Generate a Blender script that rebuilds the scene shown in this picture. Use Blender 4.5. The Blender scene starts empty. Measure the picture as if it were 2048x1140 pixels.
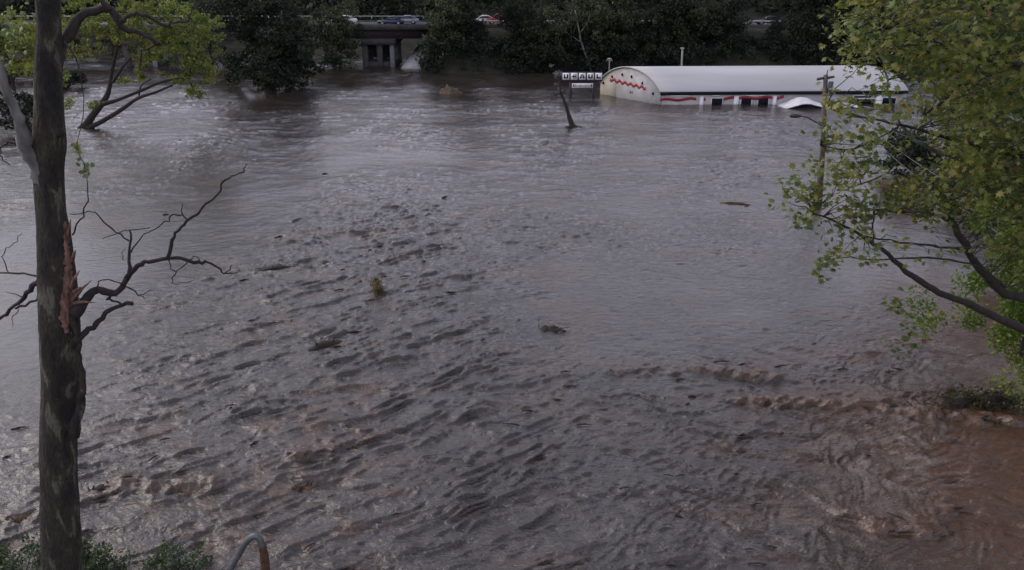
import bpy, math, random
import numpy as np
from mathutils import Vector, Matrix
R = math.radians
random.seed(11); rng = np.random.default_rng(11)
S = bpy.context.scene
COL = S.collection
# ------------------------------------------------------------------ camera
H = 16.0; PITCH = 21.5; F = 1600.0
cd = bpy.data.cameras.new('camera'); cam = bpy.data.objects.new('camera', cd); COL.objects.link(cam)
cam.location = (0, 0, H); cam.rotation_euler = (R(90 - PITCH), 0, 0)
cd.sensor_width = 36; cd.lens = 36 * F / 2048; cd.clip_end = 3000; cd.clip_start = 0.1
S.camera = cam
# ------------------------------------------------------------------ world, sun, exposure
SUN_EL, SUN_AZ = 36.0, -72.0          # azimuth measured from +Y towards +X (negative = to the left)
w = bpy.data.worlds.new('World'); S.world = w; w.use_nodes = True
nt = w.node_tree; nt.nodes.clear()
out = nt.nodes.new('ShaderNodeOutputWorld'); bg = nt.nodes.new('ShaderNodeBackground')
sky = nt.nodes.new('ShaderNodeTexSky'); sky.sky_type = 'NISHITA'; sky.sun_disc = False
sky.sun_elevation = R(SUN_EL); sky.sun_rotation = R(SUN_AZ); sky.dust_density = 4.0; sky.air_density = 1.0; sky.ozone_density = 1.5
tc = nt.nodes.new('ShaderNodeTexCoord'); nz = nt.nodes.new('ShaderNodeTexNoise')
mp = nt.nodes.new('ShaderNodeMapping'); mp.inputs['Scale'].default_value = (1, 1, 2.2)
nz.inputs['Scale'].default_value = 2.2; nz.inputs['Detail'].default_value = 5
rp = nt.nodes.new('ShaderNodeValToRGB'); rp.color_ramp.elements[0].position = .3; rp.color_ramp.elements[1].position = .62
rp.color_ramp.elements[0].color = (.45, .45, .45, 1); rp.color_ramp.elements[1].color = (.95, .95, .95, 1)
mx = nt.nodes.new('ShaderNodeMix'); mx.data_type = 'RGBA'
mx.inputs[7].default_value = (8.2, 7.85, 9.1, 1)            # bright thin overcast
L = nt.links.new
L(tc.outputs['Generated'], mp.inputs[0]); L(mp.outputs[0], nz.inputs[0]); L(nz.outputs[0], rp.inputs[0])
sx = nt.nodes.new('ShaderNodeSeparateXYZ'); L(tc.outputs['Generated'], sx.inputs[0])
mz = nt.nodes.new('ShaderNodeMapRange'); mz.inputs[1].default_value = .15; mz.inputs[2].default_value = .95; mz.inputs[3].default_value = 1; mz.inputs[4].default_value = .3; L(sx.outputs[2], mz.inputs[0])
mm_ = nt.nodes.new('ShaderNodeMath'); mm_.operation = 'MULTIPLY'; L(rp.outputs[0], mm_.inputs[0]); L(mz.outputs[0], mm_.inputs[1])
L(mm_.outputs[0], mx.inputs[0]); L(sky.outputs[0], mx.inputs[6]); L(mx.outputs[2], bg.inputs[0]); L(bg.outputs[0], out.inputs[0])
bg.inputs[1].default_value = 0.15
sl = bpy.data.lights.new('sun', 'SUN'); sl.energy = 0.75; sl.angle = R(45); sl.color = (1, .96, .9)
sun = bpy.data.objects.new('sun', sl); COL.objects.link(sun)
sd = Vector((math.sin(R(SUN_AZ)) * math.cos(R(SUN_EL)), math.cos(R(SUN_AZ)) * math.cos(R(SUN_EL)), math.sin(R(SUN_EL))))
sun.rotation_euler = sd.to_track_quat('Z', 'Y').to_euler(); sun.location = (0, 0, 60)
S.view_settings.view_transform = 'Standard'; S.view_settings.look = 'None'
S.view_settings.exposure = 0.22; S.view_settings.gamma = 1; S.view_settings.use_curve_mapping = False
# ------------------------------------------------------------------ placing: photo pixel -> point of the place
cp, sp = math.cos(R(PITCH)), math.sin(R(PITCH))
def ray(px, py):
    a = (px - 1024) / F; b = (570 - py) / F
    return np.array([a, cp + b * sp, -sp + b * cp])
def W(px, py, z=0.0):
    r = ray(px, py); t = (z - H) / r[2]; return np.array([r[0] * t, r[1] * t, z])
def P(px, py, Y):
    r = ray(px, py); t = Y / r[1]; return np.array([r[0] * t, Y, H + r[2] * t])
def MPP(px, py, Y):                     # metres per photo pixel there
    return Y / ray(px, py)[1] / F
# ------------------------------------------------------------------ objects
def mesh_np(name, V, Fc, mat, smooth=False, tint=None):
    """V (n,3); Fc = list of int arrays (m,k) of uniform k"""
    me = bpy.data.meshes.new(name)
    if isinstance(Fc, np.ndarray): Fc = [Fc]
    Fc = [f for f in Fc if len(f)]
    me.vertices.add(len(V)); me.vertices.foreach_set('co', np.ascontiguousarray(V, dtype=np.float32).ravel())
    loops = np.concatenate([f.ravel() for f in Fc]).astype(np.int32)
    cnt = np.concatenate([np.full(len(f), f.shape[1]) for f in Fc]).astype(np.int32)
    st = np.concatenate([[0], np.cumsum(cnt)[:-1]]).astype(np.int32)
    me.loops.add(len(loops)); me.loops.foreach_set('vertex_index', loops)
    me.polygons.add(len(cnt)); me.polygons.foreach_set('loop_start', st)
    try: me.polygons.foreach_set('loop_total', cnt)
    except Exception: pass
    if smooth: me.polygons.foreach_set('use_smooth', np.ones(len(cnt), dtype=bool))
    if tint is not None:
        at = me.attributes.new('tint', 'FLOAT', 'POINT'); at.data.foreach_set('value', np.asarray(tint, dtype=np.float32))
    me.update(calc_edges=True); me.validate(); me.materials.append(mat)
    return me
class MB:
    """collects shapes for one mesh"""
    def __init__(s): s.v = []; s.f = {}; s.n = 0
    def add(s, V, faces):
        V = np.asarray(V, float)
        for f in faces: s.f.setdefault(len(f), []).append([i + s.n for i in f])
        s.v.append(V); s.n += len(V)
    def box(s, c, d, rz=0, bev=0, tilt=None):
        x, y, z = [q / 2 for q in d]
        if bev:
            b = bev; V = []
            for sz in (-1, 1):
                for (ax, ay) in ((-x + b, -y), (x - b, -y), (x, -y + b), (x, y - b), (x - b, y), (-x + b, y), (-x, y - b), (-x, -y + b)):
                    V.append((ax, ay, sz * z))
            F_ = [list(range(7, -1, -1)), list(range(8, 16))] + [[i, (i + 1) % 8, 8 + (i + 1) % 8, 8 + i] for i in range(8)]
        else:
            V = [(a, b_, c_) for c_ in (-z, z) for (a, b_) in ((-x, -y), (x, -y), (x, y), (-x, y))]
            F_ = [[3, 2, 1, 0], [4, 5, 6, 7], [0, 1, 5, 4], [1, 2, 6, 5], [2, 3, 7, 6], [3, 0, 4, 7]]
        M = Matrix.Rotation(rz, 3, 'Z')
        if tilt: M = M @ Matrix.Rotation(tilt[0], 3, tilt[1])
        V = np.array(V) @ np.array(M).T + np.array(c)
        s.add(V, F_)
    def tube(s, pts, rad, n=8, rough=0.0, cap=True):
        pts = [np.asarray(p, float) for p in pts]
        if not hasattr(rad, '__len__'): rad = [rad] * len(pts)
        V = []; up0 = None
        for i, p in enumerate(pts):
            t = pts[min(i + 1, len(pts) - 1)] - pts[max(i - 1, 0)]; t = t / (np.linalg.norm(t) + 1e-9)
            if up0 is None:
                a = np.array([0, 1, 0]) if abs(t[1]) < .8 else np.array([1, 0, 0])
                u = np.cross(t, a); u /= np.linalg.norm(u)
            else:
                u = up0 - t * up0.dot(t); u /= (np.linalg.norm(u) + 1e-9)
            up0 = u; v = np.cross(t, u)
            for k in range(n):
                a = 2 * math.pi * k / n; rr = rad[i] * (1 + rough * random.uniform(-1, 1))
                V.append(p + rr * (math.cos(a) * u + math.sin(a) * v))
        m = len(pts)
        Fq = [[i * n + k, i * n + (k + 1) % n, (i + 1) * n + (k + 1) % n, (i + 1) * n + k] for i in range(m - 1) for k in range(n)]
        if cap: Fq += [list(range(n - 1, -1, -1)), list(range((m - 1) * n, m * n))]
        s.add(V, Fq)
    def prism(s, outline, y0, y1, M=None):      # outline in xz, extruded in y
        n = len(outline)
        V = [(a, y0, b) for a, b in outline] + [(a, y1, b) for a, b in outline]
        Fq = [list(range(n)), list(range(2 * n - 1, n - 1, -1))] + [[(i + 1) % n, i, n + i, n + (i + 1) % n] for i in range(n)]
        V = np.array(V, float)
        if M is not None: V = V @ np.array(M.to_3x3()).T + np.array(M.translation)
        s.add(V, Fq)
    def arrays(s): return np.concatenate(s.v), [np.array(f) for f in s.f.values()]
def link(name, me, parent=None):
    o = bpy.data.objects.new(name, me); COL.objects.link(o)
    if parent is not None: o.parent = parent
    return o
def root_of(o):
    while o.parent: o = o.parent
    return o
def build(name, mb, mat, parent=None, smooth=False, origin=None):
    V, Fc = mb.arrays() if isinstance(mb, MB) else mb[:2]
    tint = None if isinstance(mb, MB) else (mb[2] if len(mb) > 2 else None)
    org = np.zeros(3)
    if parent is not None: org = np.array(root_of(parent).location)
    elif origin is not None: org = np.array(origin)
    o = link(name, mesh_np(name, V - org, Fc, mat, smooth, tint), parent)
    if parent is None and origin is not None: o.location = origin
    return o
def tag(o, label=None, cat=None, group=None, kind=None):
    if label: o['label'] = label
    if cat: o['category'] = cat
    if group: o['group'] = group
    if kind: o['kind'] = kind
    return o
def thing(name, loc, label, cat, group=None):
    o = bpy.data.objects.new(name, None); COL.objects.link(o); o.location = tuple(float(q) for q in loc); o.empty_display_size = .3
    return tag(o, label, cat, group)
def copy_thing(o, loc, rz, sc, label):
    c = o.copy(); COL.objects.link(c); c.location = tuple(float(q) for q in loc); c.rotation_euler = (0, 0, rz)
    c.scale = (sc, sc, sc) if not hasattr(sc, '__len__') else sc; c['label'] = label
    for ch in list(o.children):
        d = ch.copy(); COL.objects.link(d); d.parent = c
        for g in list(ch.children):
            e = g.copy(); COL.objects.link(e); e.parent = d
    return c
# ------------------------------------------------------------------ noise
def _grad(ix, iy, seed):
    h = (ix.astype(np.int64) * 374761393 + iy.astype(np.int64) * 668265263 + seed * 1274126177) & 0xffffffff
    h = ((h ^ (h >> 13)) * 1103515245) & 0xffffffff; h = (h ^ (h >> 16)) & 0xffff
    a = h.astype(np.float64) * (2 * math.pi / 65536); return np.cos(a), np.sin(a)
def pn(x, y, seed=0):
    x0 = np.floor(x); y0 = np.floor(y); fx = x - x0; fy = y - y0
    u = fx * fx * fx * (fx * (fx * 6 - 15) + 10); v = fy * fy * fy * (fy * (fy * 6 - 15) + 10)
    def d(a, b):
        gx, gy = _grad(x0 + a, y0 + b, seed); return gx * (fx - a) + gy * (fy - b)
    return 1.5 * ((d(0, 0) * (1 - u) + d(1, 0) * u) * (1 - v) + (d(0, 1) * (1 - u) + d(1, 1) * u) * v)
def fbm(x, y, seed=0, o=4, g=.5):
    r = 0; a = 1
    for i in range(o): r = r + a * pn(x, y, seed + i); x = x * 2.03 + 5.1; y = y * 2.03 - 3.7; a *= g
    return r
def sstep(a, b, x): t = np.clip((x - a) / (b - a), 0, 1); return t * t * (3 - 2 * t)
# ------------------------------------------------------------------ materials
def mat_new(name):
    m = bpy.data.materials.new(name); m.use_nodes = True; n = m.node_tree; b = n.nodes['Principled BSDF']; return m, n, b
def simple(name, col, rough=.7, var=.25, scale=3.0, bump=.0, metal=0, dirt=None, stretch=(1, 1, 1), spec=.5):
    m, n, b = mat_new(name); l = n.links.new
    tc = n.nodes.new('ShaderNodeTexCoord'); mp = n.nodes.new('ShaderNodeMapping'); mp.inputs['Scale'].default_value = stretch
    nz = n.nodes.new('ShaderNodeTexNoise'); nz.inputs['Scale'].default_value = scale; nz.inputs['Detail'].default_value = 6
    cr = n.nodes.new('ShaderNodeValToRGB'); l(tc.outputs['Object'], mp.inputs[0]); l(mp.outputs[0], nz.inputs[0]); l(nz.outputs[0], cr.inputs[0])
    d = dirt or tuple(c * (1 - var) for c in col)
    cr.color_ramp.elements[0].position = .32; cr.color_ramp.elements[1].position = .66
    cr.color_ramp.elements[0].color = (*d, 1); cr.color_ramp.elements[1].color = (*[min(1, c * (1 + var * .4)) for c in col], 1)
    l(cr.outputs[0], b.inputs['Base Color']); b.inputs['Roughness'].default_value = rough; b.inputs['Metallic'].default_value = metal
    b.inputs['Specular IOR Level'].default_value = spec
    if bump:
        bp = n.nodes.new('ShaderNodeBump'); bp.inputs['Strength'].default_value = min(1, bump); bp.inputs['Distance'].default_value = .03
        l(nz.outputs[0], bp.inputs['Height']); l(bp.outputs[0], b.inputs['Normal'])
    return m
def leafmat(name, cols, transl=.35, rough=.45):
    """cols: dark..bright leaf colours, picked by each leaf's own 'tint'"""
    m, n, b = mat_new(name); l = n.links.new
    at = n.nodes.new('ShaderNodeAttribute'); at.attribute_name = 'tint'
    cr = n.nodes.new('ShaderNodeValToRGB'); els = cr.color_ramp.elements
    while len(els) < len(cols): els.new(.5)
    for i, (p_, c) in enumerate(cols): els[i].position = p_; els[i].color = (*c, 1)
    l(at.outputs['Fac'], cr.inputs[0]); l(cr.outputs[0], b.inputs['Base Color']); b.inputs['Roughness'].default_value = rough
    tr = n.nodes.new('ShaderNodeBsdfTranslucent'); ms = n.nodes.new('ShaderNodeMixShader'); ms.inputs[0].default_value = transl
    hs = n.nodes.new('ShaderNodeHueSaturation'); hs.inputs['Value'].default_value = 1.5; hs.inputs['Saturation'].default_value = 1.1
    l(cr.outputs[0], hs.inputs['Color']); l(hs.outputs[0], tr.inputs[0])
    l(b.outputs[0], ms.inputs[1]); l(tr.outputs[0], ms.inputs[2]); l(ms.outputs[0], n.nodes['Material Output'].inputs[0])
    return m
M = {}
M['leaf_syc'] = leafmat('sycamore_leaf', [(0, (.04, .06, .018)), (.45, (.10, .13, .03)), (.8, (.18, .20, .045)), (.93, (.22, .19, .05)), (1, (.11, .055, .03))])
M['leaf_yel'] = leafmat('yellow_green_leaf', [(0, (.035, .055, .015)), (.5, (.12, .15, .03)), (.9, (.20, .22, .045)), (1, (.25, .18, .05))])
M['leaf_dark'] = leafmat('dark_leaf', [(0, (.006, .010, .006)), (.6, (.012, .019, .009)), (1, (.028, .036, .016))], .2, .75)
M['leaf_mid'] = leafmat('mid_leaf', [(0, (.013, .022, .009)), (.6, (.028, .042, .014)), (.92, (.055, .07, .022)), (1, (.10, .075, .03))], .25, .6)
M['leaf_bright'] = leafmat('vine_leaf', [(0, (.04, .08, .015)), (.5, (.08, .14, .02)), (1, (.17, .18, .03))], .4)
M['bark_dark'] = simple('dark_bark', (.028, .022, .019), .9, .5, 8, .8, stretch=(1, 1, .25))
M['bark_dead'] = simple('dead_bark', (.020, .016, .016), .9, .5, 9, .6)
M['bark_pale'] = simple('pale_bark', (.16, .155, .145), .8, .5, 2.6, .5, dirt=(.02, .018, .016), stretch=(1, 1, .4))
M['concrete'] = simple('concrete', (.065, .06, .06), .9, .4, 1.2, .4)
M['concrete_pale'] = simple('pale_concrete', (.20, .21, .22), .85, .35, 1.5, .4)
M['girder'] = simple('girder_steel', (.05, .04, .045), .7, .4, 2)
M['asphalt'] = simple('asphalt', (.06, .06, .062), .9, .25, 4, .2)
M['rail'] = simple('galvanised_rail', (.45, .45, .46), .45, .25, 4, metal=.6)
M['white_paint'] = simple('white_paint', (.75, .75, .75), .6, .06, 2)
def soil(): return simple('soil', (.022, .024, .014), .95, .5, .6, .5)
M['soil'] = soil()

def water_material():
    m, n, b = mat_new('flood_water'); l = n.links.new
    at = n.nodes.new('ShaderNodeAttribute'); at.attribute_name = 'foam'
    au = n.nodes.new('ShaderNodeAttribute'); au.attribute_name = 'silt'
    ac = n.nodes.new('ShaderNodeAttribute'); ac.attribute_name = 'chop'
    geo = n.nodes.new('ShaderNodeNewGeometry')
    def noise(scale, vec, det=5, dist=0.0, rough=.55):
        q = n.nodes.new('ShaderNodeTexNoise'); q.inputs['Scale'].default_value = scale; q.inputs['Detail'].default_value = det
        q.inputs['Distortion'].default_value = dist; q.inputs['Roughness'].default_value = rough; l(vec, q.inputs[0]); return q
    def mapping(sc, rz=0):
        q = n.nodes.new('ShaderNodeMapping'); q.inputs['Scale'].default_value = sc; q.inputs['Rotation'].default_value = (0, 0, rz); l(geo.outputs['Position'], q.inputs[0]); return q.outputs[0]
    big = noise(.16, mapping((1, 1.6, 1)), 4, .8)
    c1 = n.nodes.new('ShaderNodeMix'); c1.data_type = 'RGBA'
    c1.inputs[6].default_value = (.024, .019, .0165, 1); c1.inputs[7].default_value = (.038, .033, .031, 1)
    r0 = n.nodes.new('ShaderNodeMapRange'); r0.inputs[1].default_value = .38; r0.inputs[2].default_value = .62; l(big.outputs[0], r0.inputs[0]); l(r0.outputs[0], c1.inputs[0])
    c2 = n.nodes.new('ShaderNodeMix'); c2.data_type = 'RGBA'; c2.inputs[7].default_value = (.072, .036, .018, 1)
    l(c1.outputs[2], c2.inputs[6]); l(au.outputs['Fac'], c2.inputs[0])
    # foam: broken up by fine noise
    fn = noise(5.0, mapping((1, 1, 1)), 6, 1.6)
    mm = n.nodes.new('ShaderNodeMath'); mm.operation = 'MULTIPLY_ADD'; mm.inputs[1].default_value = 1.6; mm.inputs[2].default_value = -.8; l(fn.outputs[0], mm.inputs[0])
    ad = n.nodes.new('ShaderNodeMath'); ad.operation = 'ADD'; l(at.outputs['Fac'], ad.inputs[0]); l(mm.outputs[0], ad.inputs[1])
    mr = n.nodes.new('ShaderNodeMapRange'); mr.inputs[1].default_value = .25; mr.inputs[2].default_value = .95; mr.inputs[4].default_value = .8; l(ad.outputs[0], mr.inputs[0])
    gate = n.nodes.new('ShaderNodeMath'); gate.operation = 'MULTIPLY'; l(mr.outputs[0], gate.inputs[0])
    gm = n.nodes.new('ShaderNodeMapRange'); gm.inputs[1].default_value = .02; gm.inputs[2].default_value = .3; l(at.outputs['Fac'], gm.inputs[0]); l(gm.outputs[0], gate.inputs[1])
    c3 = n.nodes.new('ShaderNodeMix'); c3.data_type = 'RGBA'; c3.inputs[7].default_value = (.15, .125, .112, 1)
    l(c2.outputs[2], c3.inputs[6]); l(gate.outputs[0], c3.inputs[0]); l(c3.outputs[2], b.inputs['Base Color'])
    rr = n.nodes.new('ShaderNodeMapRange'); rr.inputs[3].default_value = .06; rr.inputs[4].default_value = .55; l(gate.outputs[0], rr.inputs[0]); l(rr.outputs[0], b.inputs['Roughness'])
    b.inputs['IOR'].default_value = 1.58; b.inputs['Specular IOR Level'].default_value = .5
    # ripples finer than the mesh
    n1 = noise(2.2, mapping((.7, 1.5, 1), R(30)), 5, .5); n2 = noise(9, mapping((1, 1.3, 1), R(20)), 4, .4)
    s_ = n.nodes.new('ShaderNodeMath'); s_.operation = 'MULTIPLY_ADD'; s_.inputs[1].default_value = .35; l(n2.outputs[0], s_.inputs[0]); l(n1.outputs[0], s_.inputs[2])
    bp = n.nodes.new('ShaderNodeBump'); bp.inputs['Distance'].default_value = .12; l(s_.outputs[0], bp.inputs['Height'])
    br = n.nodes.new('ShaderNodeMapRange'); br.inputs[3].default_value = .2; br.inputs[4].default_value = .9; l(ac.outputs['Fac'], br.inputs[0]); l(br.outputs[0], bp.inputs['Strength'])
    l(bp.outputs[0], b.inputs['Normal'])
    return m
M['water'] = water_material(); M['leaf_shrub'] = leafmat('shrub_leaf', [(0, (.02, .04, .015)), (.6, (.045, .075, .025)), (1, (.09, .11, .04))], .3)
# ------------------------------------------------------------------ flood water
def seg_dist(X, Y, pts):
    best = np.full(X.shape, 1e9); side = np.zeros(X.shape)
    for a, b in zip(pts[:-1], pts[1:]):
        a = np.asarray(a)[:2]; b = np.asarray(b)[:2]; d = b - a; l2 = d.dot(d)
        t = np.clip(((X - a[0]) * d[0] + (Y - a[1]) * d[1]) / l2, 0, 1)
        dd = np.hypot(X - a[0] - t * d[0], Y - a[1] - t * d[1]); sg = np.sign(-(X - a[0]) * d[1] + (Y - a[1]) * d[0])
        k = dd < best; best = np.where(k, dd, best); side = np.where(k, sg, side)
    return best, side
RIDGES = [([W(1480, 806), W(1650, 808), W(1780, 820), W(1880, 832), W(2100, 845)], .30, .34),
          ([W(140, 1012), W(200, 990), W(262, 968), W(330, 978), W(430, 966)], .28, .30),
          ([W(600, 905), W(660, 895), W(720, 868)], .22, .3),
          ([W(1240, 740), W(1370, 740), W(1540, 752)], .16, .35),
          ([W(1650, 1010), W(1720, 1052), W(1860, 1062)], .2, .3),
          ([W(10, 1045), W(80, 1035)], .2, .28)]
EDDY = [(W(1760, 900), 1.7, .8), (W(1900, 1040), 1.5, -.8), (W(1900, 720), 2.2, .9), (W(1640, 1000), 1.3, .8), (W(1880, 880), 1.2, -.8), (W(1700, 1080), 1.1, .9)]
def blob(X, Y, px, py, rx, ry):
    c = W(px, py); return np.exp(-(((X - c[0]) / rx) ** 2 + ((Y - c[1]) / ry) ** 2))
def water_fields(X, Y):
    xs, ys = X.copy(), Y.copy()
    for c, r, k in EDDY:
        dx, dy = xs - c[0], ys - c[1]; a = k * np.exp(-(dx * dx + dy * dy) / (r * r)); ca, sa = np.cos(a), np.sin(a)
        xs = c[0] + dx * ca - dy * sa; ys = c[1] + dx * sa + dy * ca
    wx = xs + .55 * fbm(xs / 4, ys / 4, 50, 3); wy = ys + .55 * fbm(xs / 4 + 9, ys / 4, 60, 3)
    def rot(a): return wx * math.cos(a) + wy * math.sin(a), -wx * math.sin(a) + wy * math.cos(a)
    # how rough the water is, here and there
    chop = .36 + .34 * fbm(X / 11, Y / 13, 5, 4)
    chop += .85 * blob(X, Y, 640, 620, 7, 12) + .55 * blob(X, Y, 700, 450, 9, 9) + .75 * blob(X, Y, 560, 950, 9, 7) + .7 * blob(X, Y, 950, 1000, 8, 7)
    chop += .35 * blob(X, Y, 1250, 900, 8, 8) + .3 * blob(X, Y, 1600, 750, 7, 6) + .6 * blob(X, Y, 1700, 950, 6, 5) + .25 * blob(X, Y, 1000, 560, 14, 12)
    chop -= .38 * blob(X, Y, 250, 480, 9, 16) + .25 * blob(X, Y, 80, 800, 5, 9) + .3 * blob(X, Y, 1560, 560, 8, 8)
    chop = np.clip(chop, .10, 1.25)
    u, v = rot(R(36)); u2, v2 = rot(R(-6)); u3, v3 = rot(R(-28))
    wr = sstep(-.05, .25, X / np.maximum(Y, 5) + .08 * fbm(X / 12, Y / 12, 7, 2)); far = sstep(35, 80, Y)
    def crest(n_): return 1 - 2 * np.abs(n_)
    def lay(u, v, sd):
        a = crest(pn(u / 4.6, v / 1.5, sd)) * .34 + pn(u / 7, v / 2.6, sd + 1) * .45
        b = crest(pn(u / 2.5, v / .66, sd + 2)) * .34 + crest(pn(u / 1.5, v / .42, sd + 5)) * .18
        c = crest(pn(u / .95, v / .27, sd + 3)) * .13 + pn(u / .5, v / .17, sd + 4) * .05
        patch = sstep(-.25, .5, pn(u / 4, v / 2.2, sd + 8) + .5 * pn(u / 1.7, v / 1.1, sd + 9)); return a + (b + c) * (.15 + 1.15 * patch)
    A = lay(u, v, 100); B = lay(u2, v2, 200); C = lay(u3, v3, 300)
    h = (A * (1 - wr) + C * wr) * (1 - .75 * far) + B * (.30 + .9 * far)
    h = h * .165 * (chop ** 1.1) * (1 + .35 * far)
    # sparse steep wavelets on the smoother sheet
    def spr(u, v, a, b, sd, th): return np.maximum(0, pn(u / a, v / b, sd) - th)
    near = 1 - sstep(28, 55, Y)
    w1 = spr(u, v, 3.6, .66, 803, .25) * .20 + spr(u, v, 2.0, .40, 801, .3) * .12 + spr(u, v, 1.0, .22, 802, .25) * .07
    w2 = spr(u2, v2, 1.9, .60, 811, .26) * .24 + spr(u2, v2, 1.0, .40, 812, .22) * .14
    w3 = spr(u3, v3, 3.4, .62, 823, .25) * .19 + spr(u3, v3, 2.0, .40, 821, .3) * .12 + spr(u3, v3, 1.0, .22, 822, .25) * .07
    w4 = spr(u2, v2, 3.4, 1.1, 831, .30) * .38
    rg = crest(pn(u / 1.1 + .4 * pn(u, v, 860), v / .42, 861)) * .026 + crest(pn(u2 / .7, v2 / .26 + .5 * pn(u2 / .8, v2 / .8, 862), 863)) * .017 + crest(pn(u3 / .4, v3 / .17, 864)) * .008
    h += rg * np.clip(chop * 1.3, .1, 1.4) * (1 + .6 * far)
    h += .72 * (near * (w1 * (1 - wr) + w3 * wr) + (1 - near) * w2 + far * w4) * np.clip(1.45 * chop - .18, .04, 1.25)
    h += .09 * fbm(X / 9, Y / 11, 400, 2) * .6
    foam = .75 * blob(X, Y, 1790, 920, 2.6, 2.2) + .6 * blob(X, Y, 1880, 730, 3.2, 2.6) + .4 * blob(X, Y, 1600, 1080, 2.5, 1.5) + .35 * blob(X, Y, 1200, 1040, 5, 2.5)
    foam = foam * (.25 + sstep(-.1, .5, fbm(wx / .9, wy / .9, 500, 4, .6)))
    foam += .2 * sstep(.35, .8, A) * chop * (Y < 60) * sstep(-.1, .4, fbm(X / 5, Y / 5, 520, 2))
    silt = .3 * sstep(.15, .6, fbm(wx / 5, wy / 3.4, 600, 4)) + .95 * blob(X, Y, 1980, 980, 6, 8) + .8 * blob(X, Y, 1960, 640, 4.5, 7) + .7 * blob(X, Y, 1900, 400, 7, 9) + .3 * blob(X, Y, 560, 960, 4, 3)
    silt += .5 * sstep(.25, .5, fbm(wx / 1.4, wy / .8, 620, 3)) * np.clip(blob(X, Y, 660, 640, 6, 16) + blob(X, Y, 600, 980, 5, 5) + .4 * blob(X, Y, 1500, 780, 8, 6), 0, 1)
    for pts, hh, wd in RIDGES:
        d, sg = seg_dist(X + .25 * fbm(X, Y, 700, 2), Y + .35 * fbm(X / .8, Y / .8, 710, 3), pts)
        wdt = np.where(sg > 0, wd * 2.0, wd)          # steep face towards the viewer
        g = np.exp(-(d / wdt) ** 2); h += hh * g * (.7 + .6 * fbm(X / .7, Y / .7, 720, 3)); silt += .5 * g
    ln = fbm(wx / 1.3, wy / .8, 540, 3, .55); lm_ = np.exp(-(ln / .045) ** 2) * sstep(-.2, .4, fbm(wx / 2, wy / 2, 545, 2))
    foam += .75 * lm_ * np.clip(blob(X, Y, 1820, 930, 4.5, 4) + blob(X, Y, 1880, 720, 4, 4) + .5 * blob(X, Y, 1250, 1000, 7, 4), 0, 1)
    return h, np.clip(foam, 0, 1), np.clip(silt, 0, 1), chop
def make_water():
    rows = np.concatenate([[-120, 0], np.geomspace(11, 235, 840), [320, 500, 1500]])
    t = np.concatenate([[-14, -5, -2, -1.2], np.linspace(-.86, .86, 780), [1.2, 2, 5, 14]])
    Yg, T = np.meshgrid(rows, t, indexing='ij'); Xg = T * np.maximum(Yg, 11)
    h, foam, silt, chop = water_fields(Xg, Yg)
    fade = (1 - sstep(.84, .86, np.abs(T))) * sstep(10.9, 11.5, Yg) * (1 - sstep(225, 235, Yg))
    h = h * fade
    lean = 1.1 * np.clip(h, -.1, .35)                 # crests lean downstream, towards the lower right
    V = np.stack([Xg + .45 * lean, Yg - lean, h], -1).reshape(-1, 3); nr, nc = len(rows), len(t)
    i = np.arange(nr - 1)[:, None] * nc + np.arange(nc - 1)[None]; i = i.ravel()
    me = mesh_np('water', V, np.stack([i, i + 1, i + nc + 1, i + nc], -1), M['water'], True)
    for nm, a in (('foam', foam), ('silt', silt), ('chop', chop)):
        at = me.attributes.new(nm, 'FLOAT', 'POINT'); at.data.foreach_set('value', a.astype(np.float32).ravel())
    tag(link('water', me), kind='structure')
make_water()
# ------------------------------------------------------------------ land beyond the river
XB = P(838, 100, 146)[0]                      # where the bridge meets the right-hand embankment
def land_h(x, y):
    right = sstep(XB - 1.5, XB + 9, x)
    shore = 137.5 + 1.5 * np.sin(x / 9) + 1.2 * np.sin(x / 3.7)
    shoreL = 178 + 5 * np.sin(x / 17)
    zr = -1.2 + sstep(shore - 3, shore + 8, y) * 7.9 + np.maximum(0, y - 162) * .30
    zl = -1.2 + sstep(shoreL, shoreL + 9, y) * 4.5 + np.maximum(0, y - 185) * .30
    z = zl * (1 - right) + zr * right
    return np.minimum(z, 46) + .5 * fbm(x / 8, y / 8, 33, 3) * (z > 8)
def make_land():
    x = np.linspace(-420, 420, 260); y = np.concatenate([[-200, 60, 120], np.linspace(128, 330, 110), [500, 900, 2500]])
    Yg, Xg = np.meshgrid(y, x, indexing='ij'); Xg = Xg * np.maximum(1, Yg / 330)
    z = land_h(Xg, Yg); z = np.where(Yg < 125, -2.5, z)
    V = np.stack([Xg, Yg, z], -1).reshape(-1, 3); nc = len(x)
    i = (np.arange(len(y) - 1)[:, None] * nc + np.arange(nc - 1)[None]).ravel()
    tag(build('ground', (V, np.stack([i, i + 1, i + nc + 1, i + nc], -1)), M['soil'], None, True), kind='structure')
make_land()
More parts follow.
